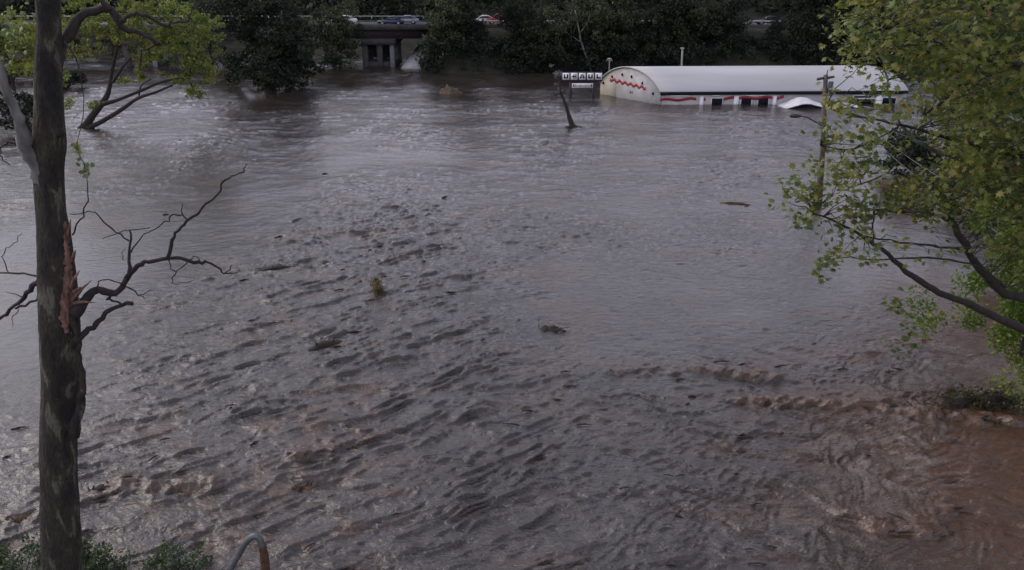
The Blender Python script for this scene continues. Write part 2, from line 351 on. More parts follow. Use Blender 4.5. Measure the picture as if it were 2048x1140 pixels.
# ------------------------------------------------------------------ foliage arrays
def rand_rot(n, updir=None, k=0.0):
    q = rng.normal(size=(n, 4)); q /= np.linalg.norm(q, axis=1)[:, None]; w_, x, y, z = q.T
    return np.stack([1 - 2 * (y * y + z * z), 2 * (x * y - z * w_), 2 * (x * z + y * w_), 2 * (x * y + z * w_), 1 - 2 * (x * x + z * z), 2 * (y * z - x * w_),
                     2 * (x * z - y * w_), 2 * (y * z + x * w_), 1 - 2 * (x * x + y * y)], -1).reshape(n, 3, 3)
RHOMB_V = np.array([(-.5, 0, 0), (0, -.32, .1), (.55, 0, 0), (0, .32, .1)]); RHOMB_F = np.array([(0, 1, 2), (0, 2, 3)])
def star_leaf():
    ang = [-90, -58, -30, 2, 26, 50, 72, 90, 108, 130, 154, 178, 210, 238]
    rad = [.22, .52, .34, .78, .42, .86, .5, 1.0, .5, .86, .42, .78, .34, .52]
    V = [(0, 0, .05)] + [(math.cos(R(a)) * r * .55, math.sin(R(a)) * r * .55, -.22 * r * r * (.55 if i % 2 else .3)) for i, (a, r) in enumerate(zip(ang, rad))]
    n = len(ang); return np.array(V), np.array([(0, 1 + i, 1 + (i + 1) % n) for i in range(n)])
STAR_V, STAR_F = star_leaf()
LUMP_V = np.array([(-.5, -.1, 0), (-.1, -.42, .12), (.45, -.3, -.05), (.55, .2, .1), (.05, .45, -.08), (-.4, .3, .1), (0, 0, .18)]); LUMP_F = np.array([(6, i, (i + 1) % 6) for i in range(6)])
def leaves(C, size, tint, TV=RHOMB_V, TF=RHOMB_F, flat=0.0):
    n = len(C); Rm = rand_rot(n)
    if flat > 0:            # leaves tend to lie level, tilted at random
        a = rng.uniform(0, 2 * math.pi, n); ti = rng.normal(0, .55, n); tj = rng.normal(0, .55, n)
        ca, sa = np.cos(a), np.sin(a); Z = np.stack([np.sin(ti), np.sin(tj), np.ones(n)], -1); Z /= np.linalg.norm(Z, axis=1)[:, None]
        Xv = np.stack([ca, sa, np.zeros(n)], -1); Xv -= Z * (Xv * Z).sum(1)[:, None]; Xv /= np.linalg.norm(Xv, axis=1)[:, None]; Yv = np.cross(Z, Xv)
        R2 = np.stack([Xv, Yv, Z], -1); pick = rng.random(n) < flat; Rm = np.where(pick[:, None, None], R2, Rm)
    V = np.einsum('nij,kj->nki', Rm, TV) * np.asarray(size).reshape(-1, 1, 1) + C[:, None, :]
    k = len(TV); Fc = TF[None] + (np.arange(n) * k)[:, None, None]
    return V.reshape(-1, 3), Fc.reshape(-1, TF.shape[1]), np.repeat(tint, k)
def clusters(centers, rads, per, size, szvar=.35, squash=.7):
    n = len(centers); idx = np.repeat(np.arange(n), per); m = len(idx)
    d = rng.normal(size=(m, 3)); d /= np.linalg.norm(d, axis=1)[:, None]; r = rng.random(m) ** .45
    C = centers[idx] + d * (r * rads[idx])[:, None] * np.array([1, 1, squash])
    ct = rng.uniform(.1, .9, n); tint = np.clip(ct[idx] * .6 + rng.random(m) * .45, 0, 1)
    return C, size * rng.uniform(1 - szvar, 1 + szvar, m), tint
def crown_centers(n, rx, rz, zc, bottom=-.8, lobes=7):
    """clump centres on an uneven crown, made of a few overlapping lobes"""
    out_ = []
    Ls = [(np.array([random.uniform(-.55, .55) * rx, random.uniform(-.55, .55) * rx, random.uniform(bottom, .6) * rz * .8]), random.uniform(.4, .7)) for _ in range(lobes)]
    while len(out_) < n:
        c, s_ = random.choice(Ls); d = rng.normal(size=3); d /= np.linalg.norm(d); r = random.random() ** .35
        out_.append(c + d * r * np.array([rx, rx, rz]) * s_ + np.array([0, 0, zc]))
    return np.array(out_)
def limb_path(a, b, wob, n=6, sag=0):
    a, b = np.asarray(a, float), np.asarray(b, float); L_ = np.linalg.norm(b - a); o = []
    for i in range(n + 1):
        t = i / n; p = a + (b - a) * t + np.array([random.gauss(0, 1), random.gauss(0, 1), random.gauss(0, 1)]) * wob * L_ * math.sin(math.pi * t) * .5
        p[2] += sag * L_ * math.sin(math.pi * t); o.append(p)
    return o
def make_tree(name, label, cat, h, rx, crown_z0, mat, bark, ncl=60, per=55, ls=.4, clr=1.1, group=None, lobes=7, trunk_r=.22, loc=(0, 0, 0), lean=0, bottom=-.8):
    t = thing(name, (0, 0, 0), label, cat, group)
    zc = (h + crown_z0) / 2; rz = (h - crown_z0) / 2
    cc = crown_centers(ncl, rx, rz, zc, bottom, lobes)
    b = MB(); top = np.array([lean, 0, zc + rz * .5]); pts = limb_path((0, 0, -1.5), top, .04, 8)
    b.tube(pts, np.linspace(trunk_r, trunk_r * .25, 9), 7, .08)
    for k in range(12):
        s = pts[random.randint(2, 7)]; e = cc[random.randrange(len(cc))]; q = limb_path(s, e, .08, 4, .06); b.tube(q, np.linspace(trunk_r * .4, .02, 5), 5)
    build('trunk', b, bark, t, True)
    C, sz, ti = clusters(cc, rng.uniform(.6, 1.3, len(cc)) * clr, per, ls)
    build('crown', leaves(C, sz, ti, LUMP_V if ls > .5 else RHOMB_V, LUMP_F if ls > .5 else RHOMB_F), mat, t)
    t.location = tuple(float(q) for q in loc)
    return t
# ------------------------------------------------------------------ wooded slopes far behind (one mass nobody could count)
def make_wood():
    n = 4200; x = rng.uniform(-190, 230, n); y = rng.uniform(163, 235, n)
    leftm = x < XB + 2; y = np.where(leftm, rng.uniform(184, 245, n), y)
    z = land_h(x, y); keep = z > .5; x, y, z = x[keep], y[keep], z[keep]; n = len(x)
    top = rng.uniform(2.0, 9.5, n); cc = np.stack([x, y, z + top * rng.uniform(.25, 1, n)], -1)
    C, sz, ti = clusters(cc, rng.uniform(1.4, 2.8, n), 34, .75, .5, .9)
    V, Fc, t_ = leaves(C, sz, ti, LUMP_V, LUMP_F)
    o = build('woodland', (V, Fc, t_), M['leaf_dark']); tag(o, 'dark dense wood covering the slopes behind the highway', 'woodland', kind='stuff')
    b = MB()                                    # bank scrub in front of the embankment
    m = 1700; x = rng.uniform(XB + 1, 150, m); y = 137.2 + rng.uniform(-1.5, 8, m); z = np.maximum(land_h(x, y), 0)
    # leave the road open to view in two places, as in the photograph
    lim = np.full(m, 7.5)
    for px, hw, cap in ((990, 42, 6.0), (1532, 46, 6.2), (862, 40, 6.6)):
        c = P(px, 45, 142)[0]; lim = np.where(np.abs(x - c) < hw * .088, cap - 1.6, lim)
    cc = np.stack([x, y, np.minimum(z + rng.uniform(-.2, 4.6, m), lim)], -1)
    C, sz, ti = clusters(cc, rng.uniform(.8, 1.6, m), 60, .42, .4, .9)
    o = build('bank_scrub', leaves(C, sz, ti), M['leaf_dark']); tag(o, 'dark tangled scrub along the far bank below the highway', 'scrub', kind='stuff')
make_wood()
# ------------------------------------------------------------------ bridge and highway
def make_bridge():
    xl, xr = P(-140, 60, 145)[0], XB + 4; y0, y1 = 145.0, 157.0; zr = 7.0
    L_ = xr - xl; xc = (xl + xr) / 2
    t = thing('road_bridge', (xc, 151, 0), 'long concrete road bridge crossing the flooded river behind the dark tree', 'bridge')
    b = MB(); b.box((xc, 151, zr - .22), (L_, 11.4, .4)); build('deck', b, M['asphalt'], t)
    b = MB()
    for ye in (y0 + .15, y1 - .15): b.box((xc, ye, zr - .22), (L_, .35, .9), bev=.05)
    build('parapet', b, M['concrete'], t)
    b = MB()
    for ye in (y1 - .1,):
        b.box((xc, ye, zr + .98), (L_, .1, .14))
    rl = build('guard_rail', b, M['rail'], t)
    post = MB(); post.box((0, 0, 0), (.12, .12, .5)); pm = mesh_np('post', *post.arrays(), M['rail'])
    for ye in (y1 - .1,):
        x = xl + 1
        while x < xr: o = link('post', pm, rl); o.location = (x - xc, ye - 151, zr + .68); x += 3.2
    for i in range(5):
        b = MB(); yy = y0 + 1.2 + i * 2.4; b.box((xc, yy, zr - 1.25), (L_, .35, 1.64)); b.box((xc, yy, zr - 2.15), (L_, .7, .12)); build('girder', b, M['girder'], t)
    for px in (765, 555, 300):
        xp = P(px, 130, 149)[0]; b = MB()
        b.box((xp, 150.5, zr - 2.7), (6.0, 10.2, .95), bev=.2); p = build('pier_cap', b, M['concrete'], t)
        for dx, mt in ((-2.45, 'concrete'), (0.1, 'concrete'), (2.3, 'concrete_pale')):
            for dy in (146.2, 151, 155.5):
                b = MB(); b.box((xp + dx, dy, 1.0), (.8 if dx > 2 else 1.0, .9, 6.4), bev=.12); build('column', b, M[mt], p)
        b = MB(); b.box((xp - .1, 150.5, .25), (5.6, 9.0, 1.1), bev=.2); build('footing_wall', b, M['concrete'], p)
    # highway on the embankment to the right
    hx0, hx1 = xr + .003, 180.0; hc = (hx0 + hx1) / 2
    b = MB(); b.box((hc, 151, zr - .3), (hx1 - hx0, 13, .62)); o = build('highway', b, M['asphalt']); tag(o, kind='structure')
    t2 = thing('guard_rail', (hc, 145, 7), 'pale steel guard rail along the highway above the far bank', 'guard rail')
    b = MB(); b.box((hc, 145.0, zr + .75), (hx1 - hx0, .08, .3)); build('rail_beam', b, M['rail'], t2)
    b = MB(); b.box((hc, 144.7, zr + .0), (hx1 - hx0, .3, .5)); build('kerb', b, M['concrete'], t2)
    x = hx0 + 1
    while x < 90: o = link('post', pm, t2); o.location = (x - hc, .05, .35); x += 2.4
    # paved slope under the bridge end
    b = MB(); A = W(797, 139); B_ = W(838, 139)
    V = [A + [0, 0, -.3], B_ + [.6, 0, -.3], (B_[0] + 2.8, B_[1] + 10, 3.6), (A[0] + 2.6, A[1] + 10, 3.4), A + [.3, .3, -1], B_ + [.6, .3, -1], (B_[0] + 2.8, B_[1] + 10.3, 2.6), (A[0] + 2.6, A[1] + 10.3, 2.4)]
    b.add(V, [[0, 1, 2, 3], [4, 7, 6, 5], [0, 3, 7, 4], [1, 5, 6, 2], [0, 4, 5, 1], [3, 2, 6, 7]])
    r_ = build('paved_slope', b, simple('bleached_concrete', (.42, .43, .43), .8, .3, 1.2, .3)); tag(r_, 'pale concrete slope dropping into the water beside the bridge pier', 'embankment')
make_bridge()
# ------------------------------------------------------------------ cars on the highway
M['tyre'] = simple('tyre', (.02, .02, .02), .9, .1); M['glass'] = simple('car_glass', (.03, .035, .045), .08, .1); M['lamp'] = simple('lamp_glass', (.7, .7, .68), .15, .05)
def make_car(kind, label, paint, loc, face=1):
    t = thing('car' if kind == 'car' else 'pickup_truck', (0, 0, 0), label, 'car' if kind == 'car' else 'truck', 'vehicles on the highway')
    pm = simple('car_paint', paint, .25, .06, 2, spec=.6)
    if kind == 'car':
        body = [(-2.2, .28), (2.2, .28), (2.25, .55), (2.15, .75), (1.2, .88), (.95, .92), (-1.6, .95), (-2.2, .88), (-2.26, .6)]
        cab = [(.95, .9), (.35, 1.36), (-.1, 1.44), (-.9, 1.42), (-1.75, .93)]
    else:
        body = [(-2.7, .42), (2.6, .42), (2.65, .8), (2.5, 1.02), (1.5, 1.12), (1.2, 1.14), (-2.7, 1.14)]
        cab = [(1.25, 1.12), (.75, 1.72), (.4, 1.8), (-.55, 1.8), (-.75, 1.14)]
    b = MB(); b.prism(body, -.88, .88); build('body', b, pm, t)
    b = MB(); b.prism([(x * .985 + .01, z) for x, z in cab], -.76, .76); g = build('cabin', b, M['glass'], t)
    b = MB(); zt = max(z for _, z in cab); b.box((-.35 if kind == 'car' else .1, 0, zt + .0), (1.1, 1.46, .07), bev=.08)
    c0, c1 = cab[0], cab[1]
    for s in (-1, 1): b.tube([(c0[0], s * .765, c0[1]), (c1[0], s * .765, c1[1]), (cab[3][0], s * .765, cab[3][1]), (cab[4][0], s * .765, cab[4][1])], .045, 5)
    build('roof', b, pm, t)
    for x in (-1.4, 1.4):
        for s in (-1, 1):
            b = MB(); b.tube([(x, s * .72, .33), (x, s * .92, .33)], .33, 14); wl = build('wheel', b, M['tyre'], t)
            b = MB(); b.tube([(x, s * .9, .33), (x, s * .935, .33)], .19, 10); build('rim', b, M['rail'], wl)
    fx = body[3][0]
    for s in (-1, 1): b = MB(); b.box((fx - .02, s * .62, body[3][1] - .08), (.16, .34, .14)); build('headlight', b, M['lamp'], t)
    t.location = loc; t.rotation_euler = (0, 0, 0 if face > 0 else math.pi); return t
RZ = 6.985
make_car('car', 'dark blue car on the bridge deck, nearer lane above the pier', (.03, .035, .09), (P(782, 43, 147.3)[0], 147.3, RZ), -1)
make_car('car', 'silver car just behind the dark blue one on the bridge', (.25, .25, .32), (P(812, 38, 150.5)[0], 150.5, RZ), -1)
make_car('car', 'white car on the bridge half hidden by leaves left of the pier', (.7, .7, .7), (P(688, 40, 150.5)[0], 150.5, RZ), -1)
make_car('car', 'pale car on the bridge seen through the dark tree top', (.6, .6, .62), (P(478, 40, 150.5)[0], 150.5, RZ), -1)
make_car('truck', 'red pickup truck on the highway right of the leaning pale trunk', (.25, .02, .02), (P(1000, 37, 148)[0], 148, .3 + 6.71), -1)
make_car('car', 'white car in front of the red pickup on the highway', (.7, .7, .7), (P(966, 37, 150.5)[0], 150.5, 7.01), -1)
make_car('car', 'black car alone on the highway above the white warehouse', (.02, .02, .025), (P(1537, 37, 147.6)[0], 147.6, 7.01), -1)
# ------------------------------------------------------------------ arched warehouse
def make_warehouse():
    C0, C1 = W(1200, 188.5), W(1319, 211); FE = W(1815, 182.5, 1.6); ez = 1.6
    sidev = (FE - C1); sidev[2] = 0; Ls = np.linalg.norm(sidev); sd_ = sidev / Ls
    ev = C0 - C1; We = np.linalg.norm(ev); ed = ev / We
    t = thing('warehouse', C1, 'white arched roof storage warehouse flooded almost to its eaves', 'warehouse')
    wall_m = simple('warehouse_wall', (.35, .35, .38), .7, .12, .8, dirt=(.28, .27, .26)); roof_m = simple('roof_membrane', (.41, .41, .425), .6, .07, .35, dirt=(.35, .345, .355), stretch=(.2, 1, 1))
    cream_m = simple('cream_wall', (.35, .325, .28), .75, .12, .8, dirt=(.28, .25, .21)); dark_m = simple('dark_trim', (.010, .012, .02), .85, .2, spec=.1); red_m = simple('red_paint', (.26, .012, .028), .6, .15, 3)
    rise = 2.5
    def arch(u):                               # u 0 at C1 .. 1 at C0
        u_ = .5 - .5 * math.cos(math.pi * u); return C1 + ed * We * u_, ez + rise * (1 - (2 * u_ - 1) ** 2) ** .78
    N = 28; us = [i / N for i in range(N + 1)]
    # gable: two pieces, right one bluish grey and left one cream, meeting under the crown
    seam = int(N * .66)
    for nm, a, b_, m_, off in (('gable_wall', 0, seam, wall_m, 0.0), ('gable_wall_left', seam, N, cream_m, 0.0)):
        b = MB(); th = sd_ * .25
        top = [np.array([*arch(us[i])[0][:2], arch(us[i])[1]]) for i in range(a, b_ + 1)]
        outl = [np.array([*arch(us[a])[0][:2], -1.5])] + top + [np.array([*arch(us[b_])[0][:2], -1.5])]
        n = len(outl); V = outl + [p + th for p in outl]
        b.add(V, [list(range(n)), list(range(2 * n - 1, n - 1, -1))] + [[(i + 1) % n, i, n + i, n + (i + 1) % n] for i in range(n)])
        build(nm, b, m_, t)
    # roof shell with ribs of each bay
    b = MB(); nb = 12; V = []
    for j in range(nb + 1):
        s0 = sd_ * (Ls * j / nb) + (-sd_ * .15 if j == 0 else 0)
        for i in range(N + 1):
            p, z = arch(us[i]); mid = C1 + ed * We * .5; q = p + (p - mid) * .012
            V.append((q[0] + s0[0], q[1] + s0[1], z + .06))
    k = N + 1; Fq = [[j * k + i, j * k + i + 1, (j + 1) * k + i + 1, (j + 1) * k + i] for j in range(nb) for i in range(N)]
    b.add(V, Fq); ro = build('roof', b, roof_m, t, True)
    sm = ro.modifiers.new('s', 'SOLIDIFY'); sm.thickness = .08; sm.offset = -1
    b = MB(); b.tube([np.array([*(arch(u)[0][:2] - sd_[:2] * .17), arch(u)[1] + .05]) for u in us], .055, 6); build('roof_edge_trim', b, simple('grey_trim', (.28, .28, .27), .6, .2), t)
    # long wall
    ang = math.atan2(sd_[1], sd_[0]); nv = np.array([math.sin(ang), -math.cos(ang), 0])
    def at(px, z, off=.0):                     # point on long wall under photo column px
        r = ray(px, 195); # intersect vertical plane
        tt = (C1[:2] - nv[:2] * 0).dot(nv[:2]) / r[:2].dot(nv[:2]); p = r[:2] * tt; return np.array([p[0], p[1], 0]) + nv * off + np.array([0, 0, z])
    def wbox(px0, px1, z0, z1, off, d, mt, nm, par=t):
        a, c = at(px0, 0), at(px1, 0); mid = (a + c) / 2 + nv * off; b = MB(); b.box((mid[0], mid[1], (z0 + z1) / 2), (np.linalg.norm(c - a), d, z1 - z0), ang); return build(nm, b, mt, par)
    mid = (C1 + C1 + sidev) / 2 - nv * .13; b = MB(); b.box((mid[0], mid[1], 0), (Ls, .25, 2 * ez - .4), ang); build('side_wall', b, wall_m, t)
    mid = (C1 + C1 + sidev) / 2 + nv * .1; b = MB(); b.box((mid[0], mid[1], ez - .12), (Ls, .3, .34), ang, .04); build('gutter', b, dark_m, t)
    pil = MB()
    for px in (1403, 1471, 1550, 1755): 
        pass
    for px0, px1 in ((1400, 1407), (1468, 1477), (1546, 1553), (1752, 1764)): wbox(px0, px1, -1, 1.14, .06, .12, M['white_paint'], 'pilaster')
    # dark openings
    for px0, px1, z0, z1 in ((1424, 1445, -.2, .86), (1483, 1503, -.2, .92), (1517, 1537, -.2, .92), (1698, 1750, .05, .66), (1766, 1792, .05, .80), (1707, 1742, .86, 1.06)):
        fr = wbox(px0 - 1.2, px1 + 1.2, z0 - .05, z1 + .07, .03, .06, M['white_paint'], 'window_frame'); wbox(px0, px1, z0, z1, .05, .06, dark_m, 'window', fr)
    for px0, px1 in ((1341, 1377), (1492, 1528), (1424, 1440)): wbox(px0, px1, 1.16, 1.24, .12, .14, M['white_paint'], 'sign_strip')
    # red wavy bands
    def band(f, n_, hw, thick, nrm, name):
        b = MB(); V = []
        for i in range(n_ + 1):
            p = f(i / n_); V += [p + [0, 0, -hw], p + [0, 0, hw], p + [0, 0, -hw] + nrm * thick, p + [0, 0, hw] + nrm * thick]
        Fq = []
        for i in range(n_):
            a = i * 4; c = a + 4; Fq += [[a + 2, c + 2, c + 3, a + 3], [a, a + 1, c + 1, c], [a + 1, a + 3, c + 3, c + 1], [a, c, c + 2, a + 2]]
        e = n_ * 4; Fq += [[0, 2, 3, 1], [e, e + 1, e + 3, e + 2]]
        b.add(V, Fq); build(name, b, red_m, t)
    for px0, px1, z0, z1, w_ in ((1320, 1392, .72, .80, 1.5), (1402, 1411, .86, .66, .3), (1447, 1468, .72, .92, .4), (1479, 1544, .86, .92, 1.5), (1553, 1567, .75, .95, .3)):
        band(lambda s: at(px0 + (px1 - px0) * s, z0 + (z1 - z0) * s + .09 * math.sin(2 * math.pi * w_ * s), .0), 24, .16, .035 + .06, nv, 'red_stripe')
    en = -sd_
    def gp(px, py):                            # a point on the gable plane under a photo pixel
        r = ray(px, py); nn = np.array([ed[1], -ed[0]]); tt = C1[:2].dot(nn) / r[:2].dot(nn); return np.array([0, 0, H]) + r * tt
    def stripe(s):
        px = 1220 + 72 * s; return gp(px, 158.5 + 18 * s + 2.0 * math.sin(2 * math.pi * 6.5 * s))
    band(stripe, 78, .17, .04, en, 'red_stripe')
    for px, py in ((1207, 166.5), (1224.5, 154), (1245, 150), (1263.5, 154), (1285, 167), (1306.5, 188)):
        b = MB(); c = gp(px, py) + en * .05; a_ = math.atan2(ed[1], ed[0]); b.box(c, (.26, .1, .2), a_); b.prism([(-.2, .1), (.2, .1), (0, .26)], -.12, .02, Matrix.Translation(c) @ Matrix.Rotation(a_, 4, 'Z')); build('wall_vent', b, dark_m, t)
    for px in (1261, 1264.5): b = MB(); c = gp(px, 184.5) + en * .03; b.box(c, (.07, .06, .3), math.atan2(ed[1], ed[0])); build('door_handle', b, dark_m, t)
    # white canopy half sunk against the wall
    cn = W(1600, 214); tw = thing('canopy', cn, 'crumpled white fabric canopy half sunk beside the warehouse wall', 'canopy')
    xs = np.linspace(-4.0, 9.5, 50); ys = np.linspace(-1.0, 2.2, 14); Yg, Xg = np.meshgrid(ys, xs, indexing='ij')
    hh = 1.25 * np.exp(-((Xg - .3) / 1.9) ** 2) + .55 * np.exp(-((Xg - 5.0) / 2.6) ** 2); z = hh * (.55 + .45 * np.cos((Yg - .9) / 1.9 * 1.6)) + .07 * fbm(Xg * 1.2, Yg * 1.2, 91, 3) - .12
    V = np.stack([Xg + cn[0], Yg + cn[1] - .3, z], -1).reshape(-1, 3); i = (np.arange(13)[:, None] * 50 + np.arange(49)[None]).ravel()
    o = build('fabric', (V, np.stack([i, i + 1, i + 51, i + 50], -1)), simple('wet_canvas', (.55, .55, .57), .5, .15, 1.5), tw, True); q = o.modifiers.new('s', 'SOLIDIFY'); q.thickness = .03
    b = MB(); b.tube([cn + [2.3, -.9, .1], cn + [4.5, -1.0, .62], cn + [6.6, -.9, .42], cn + [9.0, -1.0, -.1]], .05, 6); build('pole', b, M['rail'], tw)
make_warehouse()
# ------------------------------------------------------------------ roadside sign
def make_sign():
    B0, B1 = W(1142, 196), W(1187, 195); Y0 = (B0[1] + B1[1]) / 2
    def Q(px, py): return P(px, py, Y0)
    t = thing('sign', W(1164, 195.5), 'flooded roadside sign with black letters on five white squares', 'sign')
    steel = simple('sign_steel', (.035, .025, .04), .6, .3); facem = simple('sign_face', (.8, .8, .83), .5, .05); blk = simple('letter_black', (.008, .008, .010), .9, .05, spec=.1); pnk = simple('faded_red', (.5, .32, .33), .6, .3, 14)
    for px in (1141.5, 1187.5):
        b = MB(); a = Q(px, 199); c = Q(px, 145); b.box(((a[0] + c[0]) / 2, Y0 + .25, (c[2] - 1.5) / 2), (.34, .34, c[2] + 1.5), bev=.04); build('post', b, steel, t)
    a, c = Q(1123, 162.5), Q(1205, 144.5); b = MB(); b.box(((a[0] + c[0]) / 2, Y0, (a[2] + c[2]) / 2), (c[0] - a[0], .36, c[2] - a[2]), bev=.03); build('sign_cabinet', b, steel, t)
    xs = [1124.6 + 16.3 * i for i in range(5)]
    strokes = {'U': [(0, 0, .30, 1), (.70, 0, 1, 1), (.30, 0, .70, .28)], 'L': [(0, 0, .32, 1), (.32, 0, 1, .30)],
               'H': [(.32, 0, .54, 1), (.8, 0, 1, 1), (.54, .38, .8, .62), (0, .38, .32, .62)],
               'A': [(0, 0, .24, .5), (.76, 0, 1, .5), (.12, .5, .36, .78), (.64, .5, .88, .78), (.28, .78, .72, 1), (.24, .22, .76, .42)]}
    for ch, x0 in zip('UHAUL', xs):
        a, c = Q(x0 + .2, 159.2), Q(x0 + 14, 145.6); b = MB(); b.box(((a[0] + c[0]) / 2, Y0 - .2, (a[2] + c[2]) / 2), (c[0] - a[0], .06, c[2] - a[2])); pn_ = build('letter_panel', b, facem, t)
        w_, h_ = c[0] - a[0], c[2] - a[2]; b = MB()
        for (u0, v0, u1, v1) in strokes[ch]:
            f = lambda u: a[0] + w_ * (.16 + .68 * u); g = lambda v: a[2] + h_ * (.2 + .62 * v)
            b.box(((f(u0) + f(u1)) / 2, Y0 - .245, (g(v0) + g(v1)) / 2), (f(u1) - f(u0) - .002, .03, g(v1) - g(v0)))
        build('letter', b, blk, pn_)
    a, c = Q(1143.5, 175.5), Q(1186, 166.5); b = MB(); b.box(((a[0] + c[0]) / 2, Y0 - .05, (a[2] + c[2]) / 2), (c[0] - a[0], .14, c[2] - a[2])); rb = build('reader_board', b, facem, t)
    b = MB()
    for px in (1146.5, 1182.5): q = Q(px, 171); b.box((q[0], Y0 - .13, q[2]), (.14, .03, .3)); b.box((q[0] + .1, Y0 - .13, q[2] + .1), (.1, .03, .1))
    build('symbol', b, blk, rb)
    b = MB()
    for k in range(9):
        q = Q(1150.5 + k * 3.5, 171); b.box((q[0], Y0 - .13, q[2]), (.17, .03, .22 + .12 * (k % 3 == 0)))
    build('faded_lettering', b, pnk, rb)
make_sign()
# ------------------------------------------------------------------ left foreground sycamore
def bark_syc():
    m, n, b = mat_new('sycamore_bark'); l = n.links.new
    tc = n.nodes.new('ShaderNodeTexCoord'); mp = n.nodes.new('ShaderNodeMapping'); mp.inputs['Scale'].default_value = (1, 1, .32); l(tc.outputs['Object'], mp.inputs[0])
    a = n.nodes.new('ShaderNodeTexNoise'); a.inputs['Scale'].default_value = 3.8; a.inputs['Detail'].default_value = 9; a.inputs['Distortion'].default_value = .6; l(mp.outputs[0], a.inputs[0])
    v = n.nodes.new('ShaderNodeTexNoise'); v.inputs['Scale'].default_value = 22; v.inputs['Detail'].default_value = 6; l(mp.outputs[0], v.inputs[0])
    cr = n.nodes.new('ShaderNodeValToRGB'); e = cr.color_ramp.elements; e.new(.5); e.new(.6)
    for i, (p_, c) in enumerate(((.36, (.012, .010, .009)), (.47, (.028, .023, .016)), (.57, (.042, .036, .022)), (.63, (.12, .112, .085)))): e[i].position = p_; e[i].color = (*c, 1)
    l(a.outputs[0], cr.inputs[0]); mx_ = n.nodes.new('ShaderNodeMix'); mx_.data_type = 'RGBA'; mx_.blend_type = 'MULTIPLY'; mx_.inputs[0].default_value = .75
    c2 = n.nodes.new('ShaderNodeValToRGB'); c2.color_ramp.elements[0].position = .35; c2.color_ramp.elements[1].position = .65; c2.color_ramp.elements[0].color = (.35, .35, .35, 1)
    l(v.outputs[0], c2.inputs[0]); l(cr.outputs[0], mx_.inputs[6]); l(c2.outputs[0], mx_.inputs[7]); l(mx_.outputs[2], b.inputs['Base Color']); b.inputs['Roughness'].default_value = .9
    bp = n.nodes.new('ShaderNodeBump'); bp.inputs['Strength'].default_value = .9; bp.inputs['Distance'].default_value = .12; l(v.outputs[0], bp.inputs['Height']); l(bp.outputs[0], b.inputs['Normal']); return m
M['bark_syc'] = bark_syc()
def smooth_path(pts, sub=4):
    P_ = [np.array(p, float) for p in pts]; P_ = [P_[0]] + P_ + [P_[-1]]; o = []
    for i in range(1, len(P_) - 2):
        for k in range(sub):
            t = k / sub; a, b, c, d = P_[i - 1:i + 3]
            o.append(.5 * (2 * b + (c - a) * t + (2 * a - 5 * b + 4 * c - d) * t * t + (3 * b - a - 3 * c + d) * t ** 3))
    o.append(P_[-2]); return o
def px_limb(b, pts, Y0, dY=0.0, n=8, rough=.08, jit=0, sub=3):
    """pts (px, py, width in px); the limb leaves depth Y0 and ends dY further away"""
    m = len(pts); Q = []
    for i, (x, y, w_) in enumerate(pts):
        Y = Y0 + dY * i / max(1, m - 1); p = P(x, y, Y); Q.append([*p, w_ * MPP(x, y, Y) / 2])
    S_ = smooth_path(Q, sub)
    if jit: S_ = [q + np.array([random.gauss(0, 1) * jit, random.gauss(0, 1) * jit, random.gauss(0, 1) * jit, 0]) if 0 < i else q for i, q in enumerate(S_)]
    b.tube([q[:3] for q in S_], [max(.004, q[3]) for q in S_], n, rough); return [q[:3] for q in S_]
